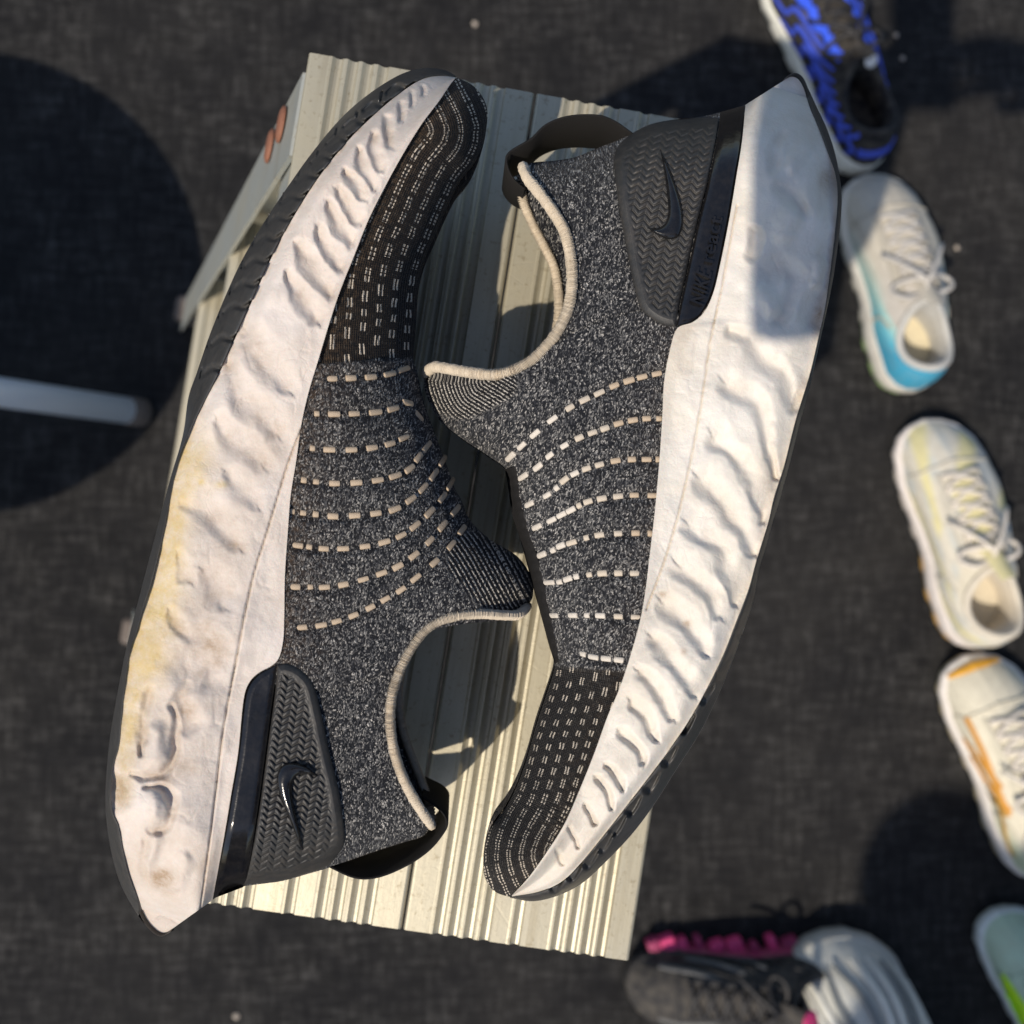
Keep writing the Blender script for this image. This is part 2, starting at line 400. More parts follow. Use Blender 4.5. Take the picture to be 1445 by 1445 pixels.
# hem under the top step
for a, b in (((-LL/2+.002, hw-.002), (LL/2-.002, hw-.002)), ((-LL/2+.002, -hw+.002), (LL/2-.002, -hw+.002))):
    s = 1 if a[1] > 0 else -1
    V = []; F = []
    for u in (a[0], b[0]):
        for dv, z in ((0, BZ-.010), (0.0022*s, BZ-.010), (0.0022*s+(0.017 if s > 0 else 0.0), BZ-.062), ((0.017 if s > 0 else 0.0), BZ-.062)):
            V.append(lw(u, a[1]+dv, z))
    F = [(0, 1, 2, 3), (7, 6, 5, 4)]+[(i, 4+i, 4+(i+1) % 4, (i+1) % 4) for i in range(4)]
    mk('apron', V, F, M['alu2'], lad, smooth=False)
def rail(su, rear=False):
    zt = BZ-0.012; n = 2
    V = []; F = []
    # channel profile: web outside, two flanges turned inwards
    prof = [(0, 0), (0, -0.052), (-0.026, -0.052), (-0.026, -0.0497), (-0.0025, -0.0497), (-0.0025, -0.0023), (-0.036, -0.0023), (-0.036, 0)]
    for z in (0.012, zt):
        if rear: f = -hw-0.035*(BZ-z)/BZ+0.05; e = fl_(z)
        else: f = m_(z)-0.0005; e = fl_(z)+0.010
        for du, dv in prof: V.append(lw(su*(e+du), f+dv, z))
    k = len(prof)
    for i in range(k): F.append((i, (i+1) % k, k+(i+1) % k, k+i))
    F += [tuple(range(k))[::-1], tuple(range(k, 2*k))]
    o = mk('rear_leg' if rear else 'rail', V, F, M['alu2'], lad, smooth=False)
    z = 0.012; f = (-hw-0.035+0.05) if rear else m_(0)-0.0005; e = fl_(0)+(0 if rear else .010)
    bv, bf = boxv(lw(su*(e-0.013), f-0.026, 0.016), tuple(U), tuple(Vd), (0, 0, 1), 0.030, 0.054, 0.032)
    bevel(mk('foot', bv, bf, M['feet'], lad, smooth=False), 0.006)
for su in (1, -1):
    rail(su); rail(su, True)
def tread(z, depth):
    f = m_(z)-0.002; e = fl_(z)*2-0.004
    o = ribbed(f-depth, f, [f-depth+depth*k for k in (0.15, 0.28, 0.41, 0.54, 0.67, 0.8, 0.9)], z, e, 'tread', th=0.03)
tread(0.505, 0.085); tread(0.255, 0.092)
def rod(u0, v0, z0, u1, v1, z1, r, name): 
    V, F = tube([lw(u0, v0, z0), lw(u1, v1, z1)], r, 10); mk(name, V, F, M['alu2'], lad)
for zz in (0.30, 0.55): rod(-fl_(zz), -hw+.02-0.035*(BZ-zz)/BZ, zz, fl_(zz), -hw+.02-0.035*(BZ-zz)/BZ, zz, 0.006, 'cross_bar')
# rust-brown rivets on the upper rail end
def disc(c, nrm, r, h, name, mat, parent, n=18):
    nrm = Vector(nrm).normalized(); a = nrm.orthogonal().normalized(); b = nrm.cross(a); c = Vector(c); V = []; F = []
    for rr, hh in ((r, 0), (r, h*0.5), (r*0.75, h), (0.001*r, h*1.15)):
        for k in range(n): V.append(tuple(c+a*rr*math.cos(2*math.pi*k/n)+b*rr*math.sin(2*math.pi*k/n)+nrm*hh))
    return mk(name, V, gridf(4, n, wrap=True), mat, parent)
fn = Vector(Vd)*math.cos(0.33)+Vector((0, 0, 1))*math.sin(0.33)
for su in (1, -1):
    for z in (BZ-0.050, BZ-0.085):
        disc(lw(su*(fl_(z)-0.001), m_(z)+0.0003, z), fn, 0.0085, 0.002, 'rivet', M['rust'], lad)

# ------------------------------------------------------------------ the two shoes on the ladder
capsule = None
def cord_mesh():
    V = []; F = []; n = 8
    for x, r in ((-0.5, 0.55), (-0.485, 0.85), (-0.42, 1.0), (0.42, 1.0), (0.485, 0.85), (0.5, 0.55)):
        for k in range(n):
            a = 2*math.pi*k/n; V.append((x, 0.5*r*math.cos(a), 0.5*r*math.sin(a)))
    F = gridf(6, n, wrap=True)+[tuple(range(n))[::-1], tuple(range(5*n, 6*n))]
    return V, F

def main_shoe(D):
    z0 = BZ+0.050
    heel, toe = np.array(D['heel'], float), np.array(D['toe'], float); axv = (toe-heel); LN = np.linalg.norm(axv); axv /= LN
    perp = np.array([-axv[1], axv[0]])
    J = resample(D['J'], 420); Fm = resample(D['F'], 420); S = resample(D['S'], 420)
    E = resample(D['E'], 60); Cc = resample(D['collar'], 160); T = resample(D['throat'], 260)
    closed = [E, T]
    r0 = at(heel, z0)
    root = empty('knit_running_shoe', (r0[0], r0[1], BZ), label=D['label'], cat='shoe', group='black knit shoes lying on the step ladder')
    sfun = lambda p: np.clip(((np.asarray(p, float)-heel)@axv)/LN, 0, 1)
    def w_up(p):
        p = np.asarray(p, float); s = sfun(p)
        W = np.interp(s, [0, .12, .35, .55, .72, .9, 1], [.035, .0375, .0375, .041, .046, .0445, .040])
        dE, _ = pdist(p, E); dT, _ = pdist(p, T); dJ, _ = pdist(p, J[::6])
        gx = lambda d, R: np.sqrt(np.clip(1-(1-np.clip(d/R, 0, 1))**2.2, 0, 1))
        RT = np.interp(s, [0.3, 0.6, 0.8, 1.0], [120, 150, 125, 80])
        return W*np.minimum(gx(dE, 95), gx(dT, RT))*(1-0.0009*dJ)
    # ---- upper: Coons patch between junction, heel edge, collar and throat
    top = np.vstack([Cc, T[1:]]); ni, nj = 430, 110
    top = resample(top, ni, 0); bot = resample(J, ni, 0); lef = resample(E, nj, 0); rig = np.linspace(bot[-1], top[-1], nj)
    u = np.linspace(0, 1, ni)[:, None, None]; v = np.linspace(0, 1, nj)[None, :, None]
    Pg = (1-v)*bot[:, None]+v*top[:, None]+(1-u)*lef[None]+u*rig[None]-((1-u)*(1-v)*bot[0]+(1-u)*v*top[0]+u*(1-v)*bot[-1]+u*v*top[-1])
    w = w_up(Pg)
    dT, aT = pdist(Pg, resample(D['rib'], 200)) if 'rib' in D else pdist(Pg, T)
    marl = np.array(D['toe_line'], float)
    side = ((Pg[..., 0]-marl[0, 0])*(marl[1, 1]-marl[0, 1])-(Pg[..., 1]-marl[0, 1])*(marl[1, 0]-marl[0, 0]))/np.linalg.norm(marl[1]-marl[0])*D['toe_sign']
    toem = sstep(-1.5, 1.5, side)
    # the knit is a little thicker where the marl meets the toe; soft folds between the cords
    rowd = np.full(Pg.shape[:2], 99.0)
    for row in D['cords']:
        q = np.array([(a[0], a[1]) for a in row['p']]); dd, _ = pdist(Pg, q); rowd = np.minimum(rowd, dd)
    puff = 0.0005*vnoise(Pg, 30, 31)+0.0004*vnoise(Pg, 12, 32)+0.0015*(1-toem)*sstep(3, 14, rowd)*(rowd < 90)
    edge = np.clip(np.minimum(pdist(Pg, T)[0], pdist(Pg, E)[0])/12, 0, 1)
    w2 = w+puff*edge
    cufd, _ = pdist(Pg, np.array(D['cuff'], float)); cuff = 1-sstep(D['cuff_r']*0.75, D['cuff_r'], cufd)
    kn = np.stack([((Pg-heel)@axv)/42, ((Pg-heel)@perp)/42, 0*w], -1); rb = np.stack([aT/42*D['rib_k'], dT/42*D['rib_k'], 0*w], -1)
    chain = np.interp(side, D.get('chain_at', [0, 60, 200]), [0.42, 0.5, 0.86])
    dust = np.exp(-pdist(Pg, J[::6])[0]/35)*D['dust']*(sfun(Pg) > 0.3)
    def sheet(name, sgn, step=1):
        i_, j_ = slice(None, None, step), slice(None, None, step)
        p, h = Pg[i_, j_], w2[i_, j_]
        V = at(p, z0+h).reshape(-1, 3); V[:, 2] = (z0+(h if sgn > 0 else -h*0.35)).ravel()
        if sgn < 0:   # the far side leans in a little so that it stays behind the near one
            pass
        o = mk(name, V, gridf(p.shape[0], p.shape[1], flip=(sgn*D['hand'] < 0)), M['knit'], root)
        vattr(o, 'knit', kn[i_, j_]); vattr(o, 'rib', rb[i_, j_]); fattr(o, 'toe', toem[i_, j_]); fattr(o, 'cuff', cuff[i_, j_])
        fattr(o, 'chain', chain[i_, j_]); fattr(o, 'dust', dust[i_, j_]); return o
    sheet('upper', 1); sheet('upper_far_side', -1, 1)
    # ---- collar rims
    for sg in (1, -1):
        cw = w_up(Cc); pts = at(Cc, z0+cw+0.0002); pts[:, 2] = z0+(cw+0.0006 if sg > 0 else -0.35*cw)
        n = 8; ring = np.linspace(0, len(pts)-1, 1500)
        P = np.stack([np.interp(ring, np.arange(len(pts)), pts[:, k]) for k in range(3)], 1)
        rr = D['rim_r']*(0.98+0.16*np.sin(np.arange(1500)*1.05)+0.09*RNG.standard_normal(1500).clip(-1, 1))
        V, F = tube(P, list(rr), n); mk('collar_rim', V, F, M['rimk'], root)
    # ---- midsole
    Wm = lambda s: np.interp(s, [0, .1, .3, .5, .7, .85, 1], [.040, .044, .043, .044, .049, .048, .044])
    def endround(p, hr=D['heel_r'], tr=190):
        s = ((np.asarray(p, float)-heel)@axv); g = lambda x: np.sqrt(np.clip(1-(1-np.clip(x, 0, 1))**2, 0, 1))
        return np.minimum(g((s+6)/hr), g((LN-s+3)/tr))
    nj = 96; ni = 620; Ji = resample(J, ni, 0); Fi = resample(Fm, ni, 0); v = np.linspace(0, 1, nj)[None, :]
    Pm = Ji[:, None]*(1-v[..., None])+Fi[:, None]*v[..., None]
    full = Wm(sfun(Pm))*endround(Pm); wj = (w_up(Ji)+0.0022)[:, None]
    k = sstep(0.0, 0.45, v); wm = np.maximum(wj, 0.2*full)*(1-k)+full*k
    wm = wm*(1-0.10*sstep(0.72, 1.0, v)**2)
    wp = Pm+np.stack([vnoise(Pm, 26, 3), vnoise(Pm, 26, 4)], -1)*9+np.stack([vnoise(Pm, 9, 5), vnoise(Pm, 9, 6)], -1)*2.5
    pit = pits(wp, D['pits'], 1.0, 0.0, D['pit_k'], True); soft = pits(wp, D['soft'], 1.0, 0.0, D['soft_k']); bmp = pits(wp, D.get('bumps', []), 1.0, 0.0, 1.25); thin = pits(Pm, D['seam'], 1.0)
    fade = sstep(0.0, 0.10, v)*1.0*endround(Pm)
    lip = 0.0010*(1-sstep(0.0, 0.05, v))
    wr = wm-(D['pit_d']*pit*np.interp(Pm[..., 1], D['pit_y'], [1, 1, .55, .55])+0.0021*soft*(1-pit)-0.0024*bmp)*fade-0.0011*thin+(0.0016*vnoise(Pm, 52, 8)+0.00055*vnoise(wp, 19, 9)+0.00016*vnoise(wp, 7, 10)-0.0002*np.exp(-(vnoise(wp, 34, 41)/0.012)**2)*(vnoise(Pm, 70, 42) > 0.0)-0.00015*np.exp(-(vnoise(wp, 17, 43)/0.012)**2)*(vnoise(Pm, 55, 44) > 0.08))*fade
    V = at(Pm, z0+wr).reshape(-1, 3)
    o = mk('midsole', V, gridf(ni, nj, flip=D['hand'] > 0), M[D['foam']], root)
    dF, _ = pdist(Pm, Fi[::8])
    yel = np.zeros(Pm.shape[:2]); dirt = (0.34*pit+0.30*soft)*D['pit_dirt']*(0.7+1.2*vnoise(Pm, 14, 12))+0.20*np.exp(-dF/10.0)+D['grime']*(0.5+vnoise(Pm, 60, 21)+0.5*vnoise(Pm, 22, 22))+0.12*np.exp(-pdist(Pm, Ji[::8])[0]/8.0)+0.5*thin
    for (x, y, rx, ry, q, kind) in D['stains']:
        g = q*np.exp(-(((Pm[..., 0]-x)/rx)**2+((Pm[..., 1]-y)/ry)**2))
        if kind == 'y': yel += g
        else: dirt += g
    yel *= np.where(True, 1, 1); fattr(o, 'yellow', np.clip(yel, 0, 1)); fattr(o, 'dirt', np.clip(dirt, 0, 1))
    # far half of the midsole, plainer, and the closing walls
    st = 6; A = Pm[::st, ::8]; h = wm[::st, ::8]; Vl = at(A, z0+h).reshape(-1, 3); Vl[:, 2] = (z0-h).ravel()
    o = mk('midsole_far_side', Vl, gridf(A.shape[0], A.shape[1], flip=D['hand'] < 0), M[D['foam']], root); fattr(o, 'yellow', np.zeros(len(Vl))); fattr(o, 'dirt', np.full(len(Vl), .1))
    hz = np.linspace(-1, 1, 12)[:, None]; hp, hh = Pm[0], wm[0]
    Vh = np.stack([np.broadcast_to(at(hp, z0+hh)[None, :, k_], (12, nj)) for k_ in range(2)]+[z0+hz*hh[None]], -1).reshape(-1, 3)
    o = mk('heel_wall', Vh, gridf(12, nj, flip=D['hand'] < 0), M[D['foam']], root); fattr(o, 'yellow', np.zeros(len(Vh))); fattr(o, 'dirt', np.full(len(Vh), .1))
    # ---- outsole: wraps from the foam edge round to the far side
    Si = resample(S, ni, 0); nv = 26; q = np.linspace(0, 1, nv)[None, :]
    Fe = Fi[:, None]; gap = np.linalg.norm(Si-Fi, axis=1)[:, None]
    Ps = Fe*(1-q[..., None])+Si[:, None]*q[..., None]
    wf = wm[:, -1:]
    ws = wf*(np.clip(1-(q**D['sole_p']), 0, 1)*(1-D['sole_flat'])+D['sole_flat'])
    ws = ws+0.0012*sstep(0.0, 0.06, q)*(1-sstep(.9, 1, q))*endround(Fe)-0.0016*(q == 0)
    lug = pits(Ps, D['lugs'], 1.0)*sstep(2, 9, gap)
    ws = ws-D['lug_d']*lug
    V1 = at(Ps, z0+ws).reshape(-1, 3)
    V2 = V1.copy(); V2[:, 2] = 2*z0-V2[:, 2]
    F1 = gridf(ni, nv, flip=D['hand'] > 0); F2 = gridf(ni, nv, len(V1), flip=D['hand'] < 0)
    br = [(i*nv+nv-1, (i+1)*nv+nv-1, len(V1)+(i+1)*nv+nv-1, len(V1)+i*nv+nv-1) for i in range(ni-1)]
    mk('outsole', np.vstack([V1, V2]), F1+F2+br, M['rub'], root)
    # ---- glossy clip and textured heel counter
    def ribbon(a, b, n, k, hfun, name, mat, ao=None):
        A = resample(a, n, 1); B = resample(b, n, 1); t = np.linspace(0, 1, k)[None, :, None]
        P = A[:, None]*(1-t)+B[:, None]*t
        h = w_up(P)+hfun(P, A, B); V = at(P, z0+h)
        # skirt round the border so that it has thickness
        o = mk(name, V.reshape(-1, 3), gridf(n, k, flip=D['hand'] > 0), mat, root); return o
    def clip_h(P, A, B):
        d = np.minimum(pdist(P, A)[0], pdist(P, B)[0]); return 0.0012+0.0016*np.sqrt(np.clip(d/9, 0, 1))
    ribbon(D['clip_a'], D['clip_b'], 150, 26, clip_h, 'heel_clip', M['gloss'])
    ca, cb_ = D['count_a'], D['count_b']
    cl = np.array(ca[-1], float)-np.array(ca[0], float); cl /= np.linalg.norm(cl); cp = np.array([-cl[1], cl[0]])
    def count_h(P, A, B):
        e = np.vstack([B]); d = pdist(P, e)[0]; d2 = np.minimum(d, pdist(P, A)[0]*1.6+1)
        base = 0.0008+0.0026*np.sqrt(np.clip(d2/10, 0, 1))
        q = P-np.array(ca[0], float); a = q@cl; b = q@cp
        zz = np.abs((b/9.2) % 2-1)
        ph = (a/9.4+0.72*zz) % 1.0
        chev = sstep(0.0, 0.35, ph)*(1-sstep(0.72, 1.0, ph))*(0.55+0.45*np.sin(zz*math.pi)**0.7)
        m = sstep(13, 19, d)*sstep(2, 6, pdist(P, A)[0])
        return base-0.0008*m+0.00085*chev*m
    ribbon(ca, cb_, 330, 130, count_h, 'heel_counter', M['counter'])
    # ---- tick emblem
    def tick_h(P, A, B):
        t = np.linspace(0, 1, P.shape[1])[None, :]; wd = np.linalg.norm(A-B, axis=1)[:, None]
        return 0.0026+0.0030*np.sin(np.pi*t)**0.45*np.clip(wd/9, 0.15, 1)-0.002*((t == 0) | (t == 1))
    ribbon(D['tick_o'], D['tick_i'], 120, 15, tick_h, 'tick_emblem', M['gloss'])
    # ---- raised lettering on the clip
    if 'text' in D:
        for word, o0, d0, size, shear in D['text']:
            cu = bpy.data.curves.new('lettering', 'FONT'); cu.body = word; cu.size = 1.0; cu.extrude = 0.05; cu.offset = 0.012; cu.shear = shear; cu.space_character = 1.02
            to = bpy.data.objects.new('tmp', cu); col.objects.link(to); dg = bpy.context.evaluated_depsgraph_get()
            me = bpy.data.meshes.new_from_object(to.evaluated_get(dg)); bpy.data.objects.remove(to)
            q = np.array([v.co[:] for v in me.vertices]); o0 = np.array(o0, float); d0 = np.array(d0, float)/np.linalg.norm(d0); u0 = np.array([d0[1], -d0[0]])
            ln = q[:, 0].max()
            pp = o0+d0*q[:, :1]*size[0]/ln+u0*q[:, 1:2]*size[1]/0.7
            V = at(pp, z0+w_up(pp)+0.0036+0.016*q[:, 2])
            F = [tuple(p.vertices) for p in me.polygons]
            bevel(mk('lettering', V, F, M['gloss'], root, smooth=False), 0.0002, 1)
    # ---- pull tab: a webbing loop
    path = resample(D['tab'], 60, 2); zc = np.interp(np.linspace(0, 1, 60), [0, .2, .8, 1], [0.006, 0.008, 0.008, 0.006])
    V = []; tn = np.gradient(path, axis=0); tn /= np.linalg.norm(tn, axis=1)[:, None]; nn = np.stack([-tn[:, 1], tn[:, 0]], 1)
    for i in range(60):
        b0 = at(path[i], z0+zc[i]); b1 = at(path[i]+nn[i]*3.5, z0+zc[i])
        for b_, z_ in ((b0, 1), (b1, 1), (b1, -1), (b0, -1)): V.append((b_[0], b_[1], z0+D['tab_z']+zc[i]*z_*D['tab_w']))
    bevel(mk('pull_tab', V, gridf(60, 4, wrap=True), M['web'], root), 0.0004, 1)
    # ---- instep binding
    if 'binding' in D:
        A = resample(D['binding'][0], 90, 1); B = resample(D['binding'][1], 90, 1); t = np.linspace(0, 1, 9)[None, :, None]
        P = A[:, None]*(1-t)+B[:, None]*t; bw_ = w_up(P)+0.0012+0.0022*np.sin(np.linspace(0, math.pi, 9))[None, :]+0.0004*np.sin(np.arange(90)*1.3)[:, None]
        mk('instep_binding', at(P, z0+bw_).reshape(-1, 3), gridf(90, 9, flip=D['hand'] < 0), M['web'], root)
    # ---- elastic cords, every visible stitch its own piece
    cme = {}
    for row in D['cords']:
        pts = np.array([(a[0], a[1]) for a in row['p']], float)
        for i, a in enumerate(row['p']):
            tg = pts[min(i+1, len(pts)-1)]-pts[max(i-1, 0)]; tg /= np.linalg.norm(tg); ln = (a[2] if len(a) > 2 else row['len'])*0.95
            p = pts[i]; h = w_up(p[None])[0]; P = Vector(at(p, z0+h+0.0001))
            q1, q2 = p+tg*3, p-tg*3; X = Vector(at(q1, z0+w_up(q1[None])[0]))-Vector(at(q2, z0+w_up(q2[None])[0])); scl = X.length/6; X.normalize()
            n1 = np.array([-tg[1], tg[0]]); q3, q4 = p+n1*3, p-n1*3
            Y = Vector(at(q3, z0+w_up(q3[None])[0]))-Vector(at(q4, z0+w_up(q4[None])[0])); Z = X.cross(Y).normalized(); Y = Z.cross(X)
            if Z.z < 0: Z = -Z; Y = -Y
            mat = M['cord']
            if D.get('pale'): mat = M['cord_pale'] if i+random.random()*2 < 4.5 else (M['cord_mid'] if i+random.random()*2 < 8 else M['cord'])
            key = mat.name
            if key not in cme:
                V, F = cord_mesh(); m0 = bpy.data.meshes.new('cord_stitch'); m0.from_pydata(V, [], F); m0.polygons.foreach_set('use_smooth', [True]*len(F)); m0.materials.append(mat); cme[key] = m0
            o = bpy.data.objects.new('cord_stitch', cme[key]); col.objects.link(o); o.parent = root
            wd = 0.0021*random.uniform(0.9, 1.08); R3 = Matrix((X, Y, Z)).transposed() @ Matrix.Diagonal((ln*scl*random.uniform(.88, 1.1), wd, wd*0.62))
            o.matrix_local = Matrix.Translation(P-root.location) @ R3.to_4x4()
    return root

def Z(off, sc, pts, r=None):
    return [(off[0]+p[0]/sc, off[1]+p[1]/sc)+tuple(x/sc for x in p[2:]) for p in pts]

def C(off, sc, rows, ln, small):
    out = []
    for r in rows: out.append(dict(p=[(off[0]+a[0]/sc, off[1]+a[1]/sc)+((small,) if len(a) > 2 else ()) for a in r], len=ln))
    return out

